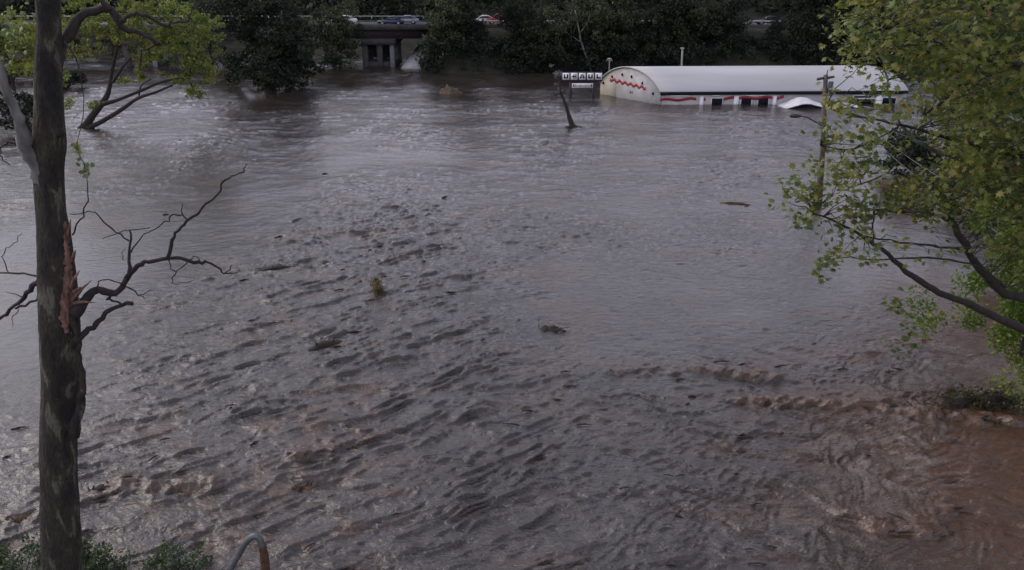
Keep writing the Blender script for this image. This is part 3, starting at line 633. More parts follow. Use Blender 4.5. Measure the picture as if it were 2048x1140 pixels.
def make_left_sycamore():
    Y = 17.0; base = P(127, 1250, Y)
    t = thing('sycamore_tree', (base[0], Y, 0), 'large broken sycamore trunk in the left foreground with torn red wood and dead limbs', 'tree')
    tr = [(96, -420, 30), (96, -200, 40), (95, -40, 48), (97, 50, 48), (95, 150, 54), (97, 230, 58), (98, 290, 66), (97, 340, 60), (103, 420, 58), (109, 470, 64), (115, 560, 74), (118, 650, 78), (119, 750, 74), (117, 850, 72), (119, 950, 72), (122, 1040, 76), (124, 1140, 78), (128, 1260, 90)]
    Q = []
    for (x, y, w_) in tr: p = P(x, y, Y); Q.append([*p, w_ * .94 * MPP(x, y, Y) / 2])
    S_ = smooth_path(Q, 8); n = 64; V = []
    for i, q in enumerate(S_):
        for k in range(n):
            a = 2 * math.pi * k / n; f = 1 + .05 * math.sin(3 * a + q[2] * .9) + .035 * float(pn(np.array([a * 3.2]), np.array([q[2] * 1.3]), 40)[0]) + .03 * abs(float(pn(np.array([a * 9]), np.array([q[2] * 2.0]), 41)[0])) + .018 * float(pn(np.array([a * 22]), np.array([q[2] * 5]), 42)[0])
            V.append((q[0] + q[3] * f * math.cos(a), q[1] + q[3] * f * math.sin(a), q[2]))
    m_ = len(S_); Fq = np.array([[i * n + k, (i + 1) * n + k, (i + 1) * n + (k + 1) % n, i * n + (k + 1) % n] for i in range(m_ - 1) for k in range(n)])
    build('trunk', (np.array(V), Fq), M['bark_syc'], t, True)
    torn = simple('torn_wood', (.17, .095, .07), .85, .6, 14, .9, dirt=(.05, .022, .016), stretch=(1, 1, .15))
    # torn strip: ragged raised slab of splintered wood on the camera-right face
    b = MB(); V = []; rows = 46
    for i in range(rows + 1):
        s = i / rows; py = 440 + 214 * s; q = min(S_, key=lambda q_: abs(q_[2] - P(118, py, Y)[2])); r = q[3] * 1.035
        wid = (.10 + .34 * s ** .8) * (1 if s < .86 else (1.02 - s) / .16) + random.uniform(-.05, .05); cen = -.30 - .45 * s + random.uniform(-.04, .04)
        for k in range(7):
            a = cen + wid * (k / 6 - .5) * 2 + random.uniform(-.05, .05); rr = r + .035 * math.sin(math.pi * k / 6) + random.uniform(-.018, .022)
            V.append((q[0] + rr * math.cos(a), q[1] + rr * math.sin(a), P(118, py, Y)[2]))
    b.add(V, [[i * 7 + k, (i + 1) * 7 + k, (i + 1) * 7 + k + 1, i * 7 + k + 1] for i in range(rows) for k in range(6)]); build('torn_wood', b, torn, t)
    for (x0, y0, x1, y1) in ((145, 600, 184, 560), (148, 585, 172, 572), (142, 575, 160, 540), (148, 607, 192, 605), (138, 470, 142, 436), (145, 520, 152, 500)):
        b = MB(); a = P(x0, y0, Y - .3); c = P(x1, y1, Y - .45); md = (a + c) / 2 + [0, 0, .03]; b.tube([a, md, c], [.05, .03, .004], 5, .3); build('splinter', b, torn, t)
    b = MB(); k_ = P(122, 265, Y - .1); b.tube([k_ - [.25, 0, 0], k_ + [.05, 0, 0]], [.12, .1], 8, .1); build('knot', b, M['bark_syc'], t)
    def limb(mat, segs, dY0=0.0):
        b = MB(); first = True
        for pts, a, d in segs: px_limb(b, pts, Y - .25 + a, d, 8 if pts[0][2] > 7 else 5, .2, .02 if pts[0][2] < 8 else .018)
        return build('limb', b, mat, t)
    D = M['bark_dead']
    limb(D, [([(150, 628, 26), (175, 592, 16), (205, 581, 14), (238, 583, 13), (255, 556, 12), (275, 532, 10), (300, 522, 8), (335, 517, 8), (365, 517, 7), (400, 527, 8), (415, 524, 5), (440, 538, 4), (455, 548, 3), (482, 541, 2)], 0, 1.2),
             ([(335, 517, 8), (345, 482, 7), (358, 460, 6), (375, 442, 6), (405, 418, 5), (435, 388, 4), (450, 362, 4), (470, 350, 3), (486, 344, 3), (490, 334, 2), (495, 326, 1.5)], .55, .8),
             ([(253, 556, 8), (260, 525, 6), (259, 490, 5), (262, 460, 3)], .25, .3), ([(258, 482, 4), (240, 470, 3), (215, 452, 3), (195, 430, 2.5), (178, 425, 2), (140, 430, 2)], .4, .4),
             ([(262, 505, 3), (285, 472, 2.5), (300, 462, 2.5), (330, 447, 3), (345, 432, 3), (362, 429, 3)], .4, .5), ([(375, 443, 4), (365, 430, 3), (365, 406, 2)], .9, .1), ([(205, 478, 1.5), (250, 462, 2), (298, 456, 2)], .4, .3),
             ([(340, 517, 2.5), (340, 538, 2), (352, 545, 2.5), (345, 556, 2), (352, 567, 1.5), (370, 568, 1.2), (392, 556, 1)], .6, .2), ([(352, 545, 2), (372, 527, 2.5), (388, 514, 2), (400, 520, 2)], .65, .2),
             ([(455, 548, 3), (460, 535, 2), (464, 528, 1.5)], 1.1, .0), ([(250, 572, 3), (278, 588, 2.5), (294, 597, 1.5)], .2, .2), ([(280, 588, 2), (300, 581, 1.5), (312, 580, 1)], .3, .1),
             ([(195, 588, 2.5), (197, 562, 2.5), (225, 562, 2.5), (246, 570, 3)], .1, .1), ([(150, 594, 3), (165, 601, 3), (185, 600, 4)], 0, .1), ([(247, 520, 1.5), (243, 510, 1.5), (252, 500, 1)], .3, .1)])
    limb(D, [([(150, 680, 16), (170, 664, 12), (192, 650, 11), (210, 628, 10), (232, 614, 8), (262, 607, 9)], 0, .4), ([(238, 583, 9), (222, 590, 6), (214, 598, 5), (232, 602, 4), (246, 611, 4)], .2, .1)])
    limb(D, [([(90, 545, 14), (66, 570, 11), (48, 594, 9), (28, 612, 7), (4, 634, 7), (-30, 660, 4)], .1, .6), ([(85, 585, 6), (60, 605, 5), (35, 618, 5)], .1, .3), ([(90, 555, 5), (60, 548, 4), (20, 546, 4), (-40, 546, 3)], 0, .3), ([(18, 546, 2), (8, 520, 2), (12, 500, 2), (35, 480, 1.5), (43, 467, 1)], .2, .1), ([(50, 594, 2), (30, 590, 2), (12, 584, 1)], .2, .1), ([(38, 618, 2), (22, 640, 1.5), (27, 656, 1)], .3, 0)])
    limb(M['bark_syc'], [([(146, 870, 24), (156, 830, 18), (163, 800, 15), (166, 775, 13), (163, 745, 12), (159, 715, 11), (157, 690, 9), (153, 655, 13), (146, 630, 12)], 0, 0)])
    limb(M['bark_pale'], [([(98, 400, 30), (84, 350, 34), (62, 310, 28), (48, 280, 26), (40, 245, 22), (28, 215, 20), (14, 185, 17), (2, 150, 15), (-40, 40, 12), (-70, -120, 8)], .25, -1.0)])
    limb(M['bark_dark'], [([(100, 165, 26), (110, 135, 30), (120, 100, 24), (134, 72, 22), (165, 35, 19), (195, 20, 17), (222, 20, 17), (238, 48, 15), (256, 60, 11), (285, 68, 8), (305, 80, 7), (318, 90, 6), (292, 96, 4), (283, 105, 4), (281, 130, 4), (284, 140, 2)], .3, 1.3),
                          ([(240, 42, 9), (258, 30, 8), (285, 28, 7), (305, 36, 7), (328, 50, 6), (350, 44, 5), (374, 42, 4), (380, 24, 3), (400, 5, 2)], .7, .8), ([(222, 20, 9), (200, 0, 10), (180, -60, 8)], .6, 0)])
    limb(M['bark_dark'], [([(20, 330, 2), (0, 315, 3), (0, 300, 3), (12, 285, 4), (30, 288, 4), (44, 282, 4)], .1, .1)])
    limb(D, [([(145, 470, 4), (160, 440, 3), (170, 415, 3), (175, 380, 2), (170, 350, 1.5), (160, 320, 1.5), (155, 285, 1.5), (168, 200, 2), (150, 120, 3), (130, 80, 4)], -.2, .2)])
    # the hanging sprig of leaves and a few leaves on the upper limbs
    lm = mesh_np('leaf', STAR_V, STAR_F, M['leaf_syc'], False, np.full(len(STAR_V), .35)); lm2 = mesh_np('leaf', STAR_V * .85, STAR_F, M['leaf_syc'], False, np.full(len(STAR_V), .6))
    base_v = np.array(t.location); spots = []
    for (cx, cy, r, n_) in ((154, 292, 9, 9), (158, 325, 7, 7), (172, 332, 9, 8), (163, 348, 9, 10), (80, 10, 30, 10), (28, 60, 26, 26), (20, 100, 24, 20), (140, 50, 16, 12), (60, 130, 20, 12), (25, 25, 26, 22)):
        for _ in range(n_): spots.append(P(cx + random.gauss(0, r * .55), cy + random.gauss(0, r * .6), Y + random.uniform(-.5, .5) + (.8 if cx < 150 else 0)))
    for p in spots:
        o = link('leaf', random.choice((lm, lm2)), t); o.location = tuple(p - base_v); o.rotation_euler = tuple(random.uniform(-1.3, 1.3) for _ in range(2)) + (random.uniform(0, 6.3),); s = random.uniform(.13, .22); o.scale = (s, s, s)
make_left_sycamore()
# ------------------------------------------------------------------ right foreground sycamore
def in_poly(x, y, poly):
    c = False; n = len(poly); j = n - 1
    for i in range(n):
        xi, yi = poly[i]; xj, yj = poly[j]
        if (yi > y) != (yj > y) and x < (xj - xi) * (y - yi) / (yj - yi) + xi: c = not c
        j = i
    return c
def make_right_sycamore():
    Y = 19.0; base = (P(2330, 900, Y)[0], Y, 0)
    t = thing('sycamore_tree', base, 'big leafy sycamore filling the right side with yellowing green leaves', 'tree')
    fork = P(2260, 560, Y)
    b = MB(); b.tube(limb_path((base[0], Y, -1.5), fork, .02, 8), np.linspace(.55, .42, 9), 18, .04); b.tube(limb_path(fork, P(2230, -700, Y), .03, 14), np.linspace(.42, .1, 15), 14, .05); build('trunk', b, M['bark_syc'], t, True)
    skel = []
    def limb(segs, mat=M['bark_dark']):
        b = MB()
        for pts, Y0, dY in segs: skel.extend(px_limb(b, pts, Y0, dY, 8 if pts[0][2] > 8 else 6, .07, .012))
        build('limb', b, mat, t)
    limb([([(2262, 720, 34), (2150, 690, 26), (2048, 658, 18), (1975, 626, 15), (1930, 605, 14), (1880, 585, 13), (1840, 563, 12), (1800, 530, 10), (1765, 500, 8), (1738, 482, 7), (1700, 458, 5), (1660, 440, 4), (1625, 425, 3)], 19, -2.2),
          ([(1748, 490, 5), (1745, 460, 4), (1748, 430, 3)], 17, 0), ([(1740, 483, 3), (1720, 470, 3)], 17, 0)])
    limb([([(2262, 700, 30), (2150, 640, 24), (2060, 600, 20), (2010, 588, 18), (1980, 560, 17), (1950, 525, 16), (1930, 490, 15), (1910, 455, 13), (1897, 425, 11), (1888, 395, 9), (1860, 370, 7)], 19, -1.4),
          ([(1905, 445, 8), (1880, 434, 6), (1840, 430, 6), (1790, 423, 5), (1745, 420, 5), (1715, 408, 4), (1690, 390, 3)], 17.9, -.6), ([(1810, 427, 4), (1800, 415, 3), (1785, 405, 3)], 17.7, 0),
          ([(1935, 503, 6), (1895, 495, 5), (1840, 488, 4.5), (1780, 482, 4), (1720, 470, 3), (1690, 455, 2)], 17.9, -.6), ([(2010, 575, 5), (1960, 535, 4), (1900, 520, 4), (1830, 516, 4), (1760, 520, 3), (1700, 516, 2.5), (1640, 522, 2)], 18, -.8)])
    limb([([(2240, 300, 26), (2120, 330, 20), (2000, 330, 15), (1900, 310, 10), (1830, 280, 7), (1790, 230, 5), (1775, 180, 5), (1768, 120, 4), (1760, 60, 3)], 19, -1)], M['bark_pale'])
    limb([([(2240, 150, 24), (2100, 140, 17), (1960, 120, 12), (1860, 80, 8), (1780, 40, 5), (1720, 30, 3)], 19, .8), ([(2235, -20, 20), (2100, -60, 13), (1960, -80, 9), (1820, -90, 5), (1740, -100, 3)], 19, -.6), ([(1960, 120, 8), (1900, 190, 6), (1850, 230, 4)], 19.5, -1)])
    limb([([(2235, 380, 24), (2110, 330, 14), (1950, 290, 9), (1840, 260, 6), (1760, 240, 4), (1700, 230, 3), (1650, 215, 2)], 19, -1.6), ([(1800, 250, 4), (1740, 285, 3), (1690, 300, 3), (1640, 290, 2)], 17.7, -.4), ([(1830, 260, 4), (1790, 330, 3), (1740, 360, 3), (1690, 380, 2)], 17.7, -.4)])
    # leaf clumps: zones of the crown, (polygon in photo pixels, clumps, depth span)
    zones = [([(1710, -40), (1690, 60), (1695, 95), (1730, 120), (1790, 110), (1835, 160), (1850, 230), (1880, 300), (1900, 370), (2100, 400), (2100, -40)], 190, 16.4, 22),
             ([(1740, -900), (1690, -300), (1680, -40), (2500, -40), (2600, -900)], 330, 15, 25),
             ([(2060, -40), (2060, 480), (2600, 520), (2600, -40)], 170, 15, 24),
             ([(1690, 140), (1760, 150), (1800, 175), (1690, 185), (1650, 200), (1600, 260), (1625, 300), (1680, 330), (1760, 350), (1830, 330), (1800, 200)], 26, 15.8, 17.6),
             ([(1565, 360), (1555, 410), (1600, 455), (1650, 490), (1720, 480), (1760, 440), (1740, 370), (1690, 330), (1620, 330)], 30, 15.8, 17),
             ([(1620, 500), (1640, 530), (1680, 560), (1780, 520), (1740, 490)], 6, 15.8, 16.8),
             ([(1740, 350), (1760, 400), (1860, 440), (1940, 430), (1960, 370), (1880, 350)], 26, 16.4, 18),
             ([(1930, 400), (1950, 470), (2000, 540), (2100, 600), (2110, 380)], 26, 16.6, 19), ([(1920, 330), (1990, 420), (2090, 480), (2110, 300)], 34, 16.4, 19),
             ([(1780, 430), (1800, 540), (1900, 520), (1960, 470)], 7, 16.8, 18), ([(1780, 560), (1760, 700), (1850, 710), (1900, 600)], 5, 16, 17)]
    sk = np.array(skel); C = []; tw = MB(); wt = []
    for zi, (poly, n_, ya, yb) in enumerate(zones):
        xs = [p[0] for p in poly]; ys = [p[1] for p in poly]; k = 0
        while k < n_:
            x, y = random.uniform(min(xs), max(xs)), random.uniform(min(ys), max(ys))
            if not in_poly(x, y, poly): continue
            k += 1; p = P(x, y, random.uniform(ya, yb)); j = np.argmin(((sk - p) ** 2).sum(1) + (sk[:, 2] > p[2] + .3) * 2)
            if zi in (0, 3, 4, 5, 6, 7, 8, 9) and np.linalg.norm(sk[j] - p) < 4.5: tw.tube(limb_path(sk[j], p, .12, 4, .05), [.016, .012, .009, .006, .004], 4)
            dense = zi in (0, 1, 2); C.append((p, .55 if dense else .30, 38 if dense else (18 if zi != 9 else 6), zi))
    build('twigs', tw, M['bark_dark'], t)['kind'] = 'stuff'
    allC, allS, allT = [], [], []
    for p, r, n_, zi in C:
        d = rng.normal(size=(n_, 3)); c = p + d * r * .5; allC.append(c); out_ = zi in (1, 2)
        allS.append(rng.uniform(.13, .25, n_) * (1.25 if out_ else 1)); base_t = random.choice((.15, .3, .45, .55, .7, .8)); tt = np.clip(base_t + rng.normal(0, .14, n_), 0, .94); tt = np.where(rng.random(n_) < .015, 1.0, tt); allT.append(tt)
    allC, allS, allT = np.concatenate(allC), np.concatenate(allS), np.concatenate(allT)
    # the 300 nearest leaves in view are leaves of their own
    rel = allC - [0, 0, H]; dep = rel[:, 1] * cp - rel[:, 2] * sp; u = rel[:, 0] / dep * F + 1024; v = 570 - (rel[:, 1] * sp + rel[:, 2] * cp) / dep * F
    vis = (u < 2040) & (v > 10) & (v < 1100); score = np.where(vis, allS / dep, 0); ordr = np.argsort(-score); own = np.zeros(len(allC), bool); own[ordr[:300]] = True
    lms = [mesh_np('leaf', STAR_V, STAR_F, M['leaf_syc'], False, np.full(len(STAR_V), q)) for q in (.15, .35, .55, .7, .9)]
    bl = np.array(t.location)
    for i in ordr[:300]:
        o = link('leaf', lms[min(4, int(allT[i] * 5))], t); o.location = tuple(allC[i] - bl); o.rotation_euler = (random.gauss(0, .7), random.gauss(0, .7), random.uniform(0, 6.3)); s = allS[i]; o.scale = (s, s, s)
    k = ~own; o = build('foliage', leaves(allC[k], allS[k], allT[k], STAR_V, STAR_F, .6), M['leaf_syc'], t); o['kind'] = 'stuff'
    # vine-hung sapling at the right edge
    bs = W(2085, 830); t = thing('sapling', bs, 'bright green vine covered sapling at the right edge below the sycamore', 'sapling')
    b = MB(); b.tube(limb_path(bs - [0, 0, .6], P(2070, 360, 24), .05, 8), np.linspace(.12, .03, 9), 8, .1); build('trunk', b, M['bark_dark'], t, True)
    cc = []; 
    for _ in range(85):
        y = random.uniform(370, 790); x = random.uniform(1998 if y > 540 else 1975, 2150); cc.append(P(x, y, bs[1] + random.uniform(-.9, .9)))
    for (x, y) in ((1935, 570), (1940, 610), (1960, 560), (1945, 640), (1865, 640), (1840, 610), (1990, 400), (1960, 440)): cc.append(P(x, y, bs[1] - .6))
    cc = np.array(cc); C_, sz, ti = clusters(cc, rng.uniform(.35, .8, len(cc)), 150, .15, .4, 1.2); build('foliage', leaves(C_, sz, ti), M['leaf_bright'], t)
make_right_sycamore()
# ------------------------------------------------------------------ trees and bushes standing in the water
def base_at(px, py): p = W(px, py); return (p[0], p[1], 0)
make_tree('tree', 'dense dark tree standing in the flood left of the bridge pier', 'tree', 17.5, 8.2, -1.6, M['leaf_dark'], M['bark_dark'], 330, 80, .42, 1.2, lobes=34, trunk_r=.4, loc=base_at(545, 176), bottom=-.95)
def make_leaning_tree():
    o_ = W(170, 257); Y = o_[1]; t = thing('tree', o_, 'leaning yellow green tree with forked trunk rising from the water', 'tree')
    b = MB()
    px_limb(b, [(158, 262, 16), (172, 250, 15), (192, 222, 13), (212, 195, 11), (220, 170, 8), (224, 140, 7), (240, 75, 4)], Y, 1, 7); px_limb(b, [(206, 208, 9), (235, 200, 7), (280, 182, 6), (320, 165, 5), (365, 155, 3)], Y, -1, 6)
    px_limb(b, [(172, 257, 10), (200, 245, 9), (245, 218, 8), (275, 197, 6), (310, 185, 5), (345, 170, 4)], Y, -1, 6); px_limb(b, [(225, 165, 6), (245, 135, 5), (262, 115, 3)], Y, .5, 5); px_limb(b, [(278, 195, 3), (282, 172, 3), (302, 158, 2)], Y, 0, 5)
    px_limb(b, [(385, 175, 3), (378, 150, 3), (395, 100, 3), (400, 60, 2)], Y, 0, 5)
    build('trunk', b, M['bark_dark'], t, True); cc = []
    for (x, y, r, n_) in ((140, 60, 32, 34), (195, 45, 40, 54), (250, 60, 38, 42), (330, 80, 44, 50), (385, 90, 44, 50), (410, 60, 34, 30), (350, 30, 50, 54), (300, 105, 36, 30), (150, 5, 40, 20), (120, 160, 22, 9), (390, 190, 22, 8), (420, 150, 26, 10), (60, 60, 30, 20), (130, 110, 18, 12), (250, 165, 10, 4), (285, 150, 14, 5), (365, 150, 22, 10), (385, 180, 14, 5), (190, 210, 10, 4), (135, 205, 9, 4), (180, 100, 20, 10), (395, 125, 24, 26), (270, 20, 50, 60)):
        for _ in range(n_): cc.append(P(x + random.gauss(0, r * .5), y + random.gauss(0, r * .45), Y + random.uniform(-3, 3)))
    cc = np.array(cc); C_, sz, ti = clusters(cc, rng.uniform(.3, .75, len(cc)), 38, .27, .4, .6); build('crown', leaves(C_, sz, ti), M['leaf_yel'], t)
make_leaning_tree()
def place(px, py, *a, **k): return make_tree(*a, loc=base_at(px, py), **k)
BUSH = [(128, 178, 3.4, 2.6, 'low dark bush in the water just right of the big trunk'), (40, 262, 5.4, 3.2, 'dark bush rising from the water at the left edge behind the pale limb'), (228, 112, 7.5, 6.5, 'far dark thicket on the left beneath the yellow green leaves'), (60, 112, 8.5, 7.0, 'far dark thicket behind the upper part of the big left trunk'),
        (600, 133, 6.5, 5.0, 'dark bush before the bridge at the right side of the dark tree'), (20, 165, 5.5, 5.0, 'dark bush at the far left edge above the pale limb'),
        (330, 105, 4.0, 3.5, 'small dark bush far back between the leaning tree and dark tree'), (470, 150, 3.4, 2.6, 'low bush at the left foot of the dark tree')]
for (px, py, h, rx, lb) in BUSH: place(px, py, 'bush', lb, 'bush', h, rx, -.4, M['leaf_dark'], M['bark_dark'], 34, 55, .36, .9, lobes=5, trunk_r=.1)
make_tree('tree', 'yellow green tree behind the upper part of the big left trunk', 'tree', 13.5, 6.5, 3.0, M['leaf_yel'], M['bark_dark'], 130, 60, .34, 1.0, loc=base_at(30, 190), trunk_r=.25, lobes=12)
make_tree('tree', 'tall green tree rising between the leaning tree and the dark tree', 'tree', 14.5, 5.0, 4.5, M['leaf_mid'], M['bark_dark'], 90, 60, .36, 1.0, loc=base_at(425, 128), trunk_r=.25, lobes=10)
make_tree('tree', 'green tree in front of the bridge deck left of the pier', 'tree', 13, 5.4, -.6, M['leaf_mid'], M['bark_dark'], 170, 60, .34, .95, lobes=18, loc=base_at(668, 137), trunk_r=.2)
for (px, py, h, rx, lb, mt) in ((1830, 352, 5.4, 4.0, 'dark bush in the water under the right sycamore', 'leaf_dark'), (1985, 405, 6.5, 4.2, 'dark green bush at the right edge beneath the sycamore branches', 'leaf_dark'), (1925, 300, 8.5, 5.0, 'tall green tree standing in the water behind the right sycamore', 'leaf_mid'), (2120, 330, 10.5, 6.0, 'tall dark tree beyond the right edge behind the sycamore', 'leaf_dark')):
    make_tree('bush' if h < 7 else 'tree', lb, 'bush' if h < 7 else 'tree', h, rx, -.4, M[mt], M['bark_dark'], 80, 60, .30, .8, lobes=8, trunk_r=.18, loc=base_at(px, py))
for (x, y, h, rx, z0, lb) in ((28.5, 43, 23, 7.0, 1, 'tall dark tree behind the upper right crown of the sycamore'), (35, 37, 24, 6.5, 4, 'tall dark tree outside the right edge behind the sapling'), (33, 26, 22, 5.5, 2, 'dark tree close by outside the right edge')):
    make_tree('tree', lb, 'tree', h, rx, z0, M['leaf_mid'], M['bark_dark'], 170, 60, .34, 1.0, lobes=14, trunk_r=.3, loc=(x, y, 0))
# trees along the far bank
pa = make_tree('tree', 'olive green tree on the far bank right of the bridge end', 'tree', 14.5, 4.6, .2, M['leaf_mid'], M['bark_dark'], 120, 60, .38, 1.05, 'trees along the far bank', trunk_r=.22)
pb = make_tree('tree', 'dark tree on the far bank left of the leaning pale trunk', 'tree', 14.5, 4.2, -.2, M['leaf_dark'], M['bark_dark'], 110, 60, .38, 1.0, 'trees along the far bank', trunk_r=.2)
pc = make_tree('tree', 'spindly light green tree on the far bank above the sign', 'tree', 11.5, 3.4, 2.2, M['leaf_mid'], M['bark_pale'], 44, 42, .34, .85, 'trees along the far bank', trunk_r=.16)
def bank(px, dy=0): p = W(px, 141); return (p[0], 139.0 + dy, max(-.3, float(land_h(np.array([p[0]]), np.array([139. + dy]))[0]) - .3))
pa.location = bank(893, 1); pb.location = bank(940, 1); pc.location = bank(1140, 2)
for proto, px, dy, sc, lb in ((pb, 960, -.5, .42, 'low dark tree on the far bank below the red pickup truck'), (pb, 1030, 1, .8, 'dark tree on the far bank just right of the red pickup truck'), (pa, 1080, 1, 1.02, 'bushy olive tree on the far bank between red pickup and sign'),
                              (pa, 1205, 1, 1.1, 'olive tree on the far bank behind the left end of the warehouse'), (pc, 1262, 2.5, 1.1, 'spindly green tree on the far bank above the warehouse gable'), (pb, 1320, 1, 1.15, 'dark tree on the far bank above the left part of the warehouse roof'),
                              (pa, 1385, 2, 1.05, 'olive tree on the far bank behind the thin pole'), (pb, 1450, 1, 1.08, 'dark tree on the far bank left of the black car'), (pb, 1530, -.8, .42, 'low dark tree on the far bank under the black car'),
                              (pb, 1605, 1, 1.2, 'dark tree on the far bank right of the black car'), (pb, 1680, 1, 1.2, 'dark tree on the far bank at the edge of the sycamore leaves'), (pa, 1760, 1, 1.2, 'olive tree on the far bank seen through the sycamore leaves')):
    copy_thing(proto, bank(px, dy), random.uniform(0, 6), sc, lb)
def trunk_thing(label, pts, Y, mat, top=None, nleaf=0):
    b = MB(); px_limb(b, pts[0], Y, 0, 7, .1); o_ = P(pts[0][0][0], pts[0][0][1], Y)
    for q in pts[1:]: px_limb(b, q, Y, 0, 5, .1)
    t = thing('tree', (o_[0], o_[1], 0), label, 'tree'); build('trunk', b, mat, t, True)
    cc = np.array([P(x + random.gauss(0, r * .5), y + random.gauss(0, r * .5), Y + random.gauss(0, 1)) for (x, y, r, n_) in top for _ in range(n_)])
    C_, sz, ti = clusters(cc, rng.uniform(.3, .7, len(cc)), 26, .3); build('crown', leaves(C_, sz, ti), M['leaf_yel' if nleaf else 'leaf_mid'], t)
Yb = W(918, 142)[1]
trunk_thing('leaning pale trunked tree on the far bank with a thin leafy top', [[(919, 146, 6), (914, 120, 6), (906, 90, 5), (901, 65, 5), (898, 40, 4), (896, 5, 3), (895, -25, 2)], [(900, 50, 3), (885, 35, 2.5), (873, 10, 1.5), (868, -5, 1)], [(899, 45, 3), (912, 28, 2), (925, 12, 1)], [(899, 35, 2), (907, 10, 2), (910, -10, 1)]], Yb, M['bark_pale'], [(885, 40, 12, 9), (905, 50, 12, 8), (915, 15, 14, 6), (885, 5, 12, 5)], 1)
trunk_thing('thin curved pale trunk leaning from the far bank above the sign', [[(1184, 150, 5), (1178, 125, 5), (1170, 105, 4), (1162, 82, 4), (1158, 60, 3), (1150, 20, 2)], [(1162, 84, 3), (1152, 78, 2), (1146, 72, 1)], [(1160, 66, 2), (1175, 45, 2), (1180, 30, 1)]], W(1184, 146)[1], M['bark_pale'], [(1150, 30, 16, 9), (1175, 50, 12, 6), (1190, 20, 16, 6), (1130, 50, 14, 5)])
# ------------------------------------------------------------------ poles
def make_poles():
    base = W(1641, 410); Y = base[1]; t = thing('utility_pole', base, 'weathered wooden utility pole standing in the flood in front of the warehouse', 'utility pole')
    wood = simple('pole_wood', (.085, .07, .06), .9, .45, 6, .5, stretch=(1, 1, .1))
    b = MB(); top = P(1651.5, 150, Y); b.tube([base - [0, 0, 1.2], (base + top) / 2, top], [.21, .18, .15], 12, .02); b.tube([top - [-.05, 0, .1], top + [.1, 0, .35]], [.05, .03], 5); build('pole_shaft', b, wood, t, True)
    b = MB(); q = P(1656, 176, Y); b.tube([q + [.12, -.1, -.5], q + [.12, -.1, .45]], .17, 12); build('transformer', b, simple('transformer_grey', (.06, .065, .075), .6, .2), t)
    for px, py in ((1642.5, 157), (1660, 155)):
        q = P(px, py, Y); b = MB(); b.tube([q - [.28, 0, .05], q + [.28, 0, .05]], [.1, .08], 8); o = build('insulator', b, M['girder'], t)
        b = MB(); b.tube([q, top - [0, 0, .25]], .02, 4); build('bracket', b, M['girder'], o)
    b = MB(); arm = [P(1644, 252, Y), P(1630, 243, Y), P(1615, 235, Y), P(1600, 231.5, Y)]; b.tube(arm, .045, 6); build('lamp_arm', b, M['girder'], t)
    b = MB(); a, c = P(1602, 232, Y), P(1579, 231, Y); b.tube([a, (a * .6 + c * .4), c * .9 + a * .1, c], [.07, .16, .14, .05], 8); build('lamp_head', b, M['girder'], t)
    for (p0, p1, dY, nm) in (((1653, 172), (2120, 480), -30, 'a'), ((1653, 180), (2150, 560), -31, 'b'), ((1648, 200), (2100, 330), -12, 'c')):
        a = P(*p0, Y); c = P(*p1, Y + dY); b = MB(); pts = [a + (c - a) * s - np.array([0, 0, .8 * math.sin(math.pi * s)]) for s in np.linspace(0, 1, 16)]; b.tube(pts, .009, 5); build('wire', b, M['concrete_pale'], t)
    for (px, py0, py1, wpx, lb) in ((1219, 149, 116, 2.4, 'thin pale pole behind the left shoulder of the warehouse'), (1365, 136, 95, 4.5, 'grey wooden pole rising behind the warehouse roof')):
        Yp = 116.; b = MB(); a, c = P(px, py0, Yp), P(px, py1, Yp); r_ = wpx * MPP(px, py0, Yp) / 2; t = thing('pole', (a[0], Yp, 0), lb, 'pole')
        b.tube([(a[0], Yp, -1), c], [r_, r_ * .8], 8); build('pole_shaft', b, simple('pole_grey', (.22, .21, .20), .8, .3), t)
        b = MB(); b.box(c - [0, 0, .1], (.5, .12, .16)); build('pole_cap', b, M['rail'], t)
        if px < 1300:
            for s in (-1, 1): b = MB(); b.tube([c - [0, 0, .5], c + [s * .35, 0, -.2], c + [s * .42, 0, -.5]], .04, 5); build('lamp_arm', b, M['rail'], t)
make_poles()
# ------------------------------------------------------------------ drift and debris
M['drift'] = simple('drift_wood', (.022, .016, .013), .85, .5, 7, .6); M['brown_drift'] = simple('brown_drift', (.10, .052, .028), .95, .5, 9, .8, dirt=(.035, .02, .012))
def log(px0, py0, px1, py1, r, label, bump=.06, name='floating_log', bend=0, mat='drift'):
    a, c = W(px0, py0), W(px1, py1); n = 9; pts = []; b = MB()
    for i in range(n + 1):
        s = i / n; pts.append(a + (c - a) * s + np.array([random.gauss(0, .02), bend * math.sin(math.pi * s), -.15 * r + bump * math.sin(math.pi * s * 1.3) + random.gauss(0, .01)]))
    t = thing(name, (a + c) / 2, label, 'log'); L_ = np.linalg.norm(c - a)
    b.tube(pts, [r * (.55 + .6 * math.sin(math.pi * (.15 + .7 * i / n))) for i in range(n + 1)], 9, .13); build('stem', b, M[mat], t, True)
    b = MB()
    for k in range(3): s = pts[random.randint(2, 7)]; b.tube([s, s + np.array([random.uniform(-.3, .3) * L_ * .3, random.uniform(-.2, .2), r * random.uniform(1.0, 2.2)])], [r * .28, r * .1], 5, .1)
    build('branch_stub', b, M[mat], t); return t
log(618, 703, 692, 684, .22, 'short thick dark log floating left of centre', .1)
log(522, 543, 615, 534, .14, 'long thin waterlogged branch drifting beyond the dead limb tips', .1)
log(700, 692, 735, 690, .10, 'small dark branch floating just right of the thick dark log', .03)
log(785, 750, 806, 757, .05, 'thin dark stick floating in the middle of the lower water', .02)
log(850, 972, 915, 968, .05, 'thin dark stick floating near the bottom centre', .02)
log(1140, 226, 1165, 222, .08, 'thin driftwood streak left of the leaning stump near the sign', .02)
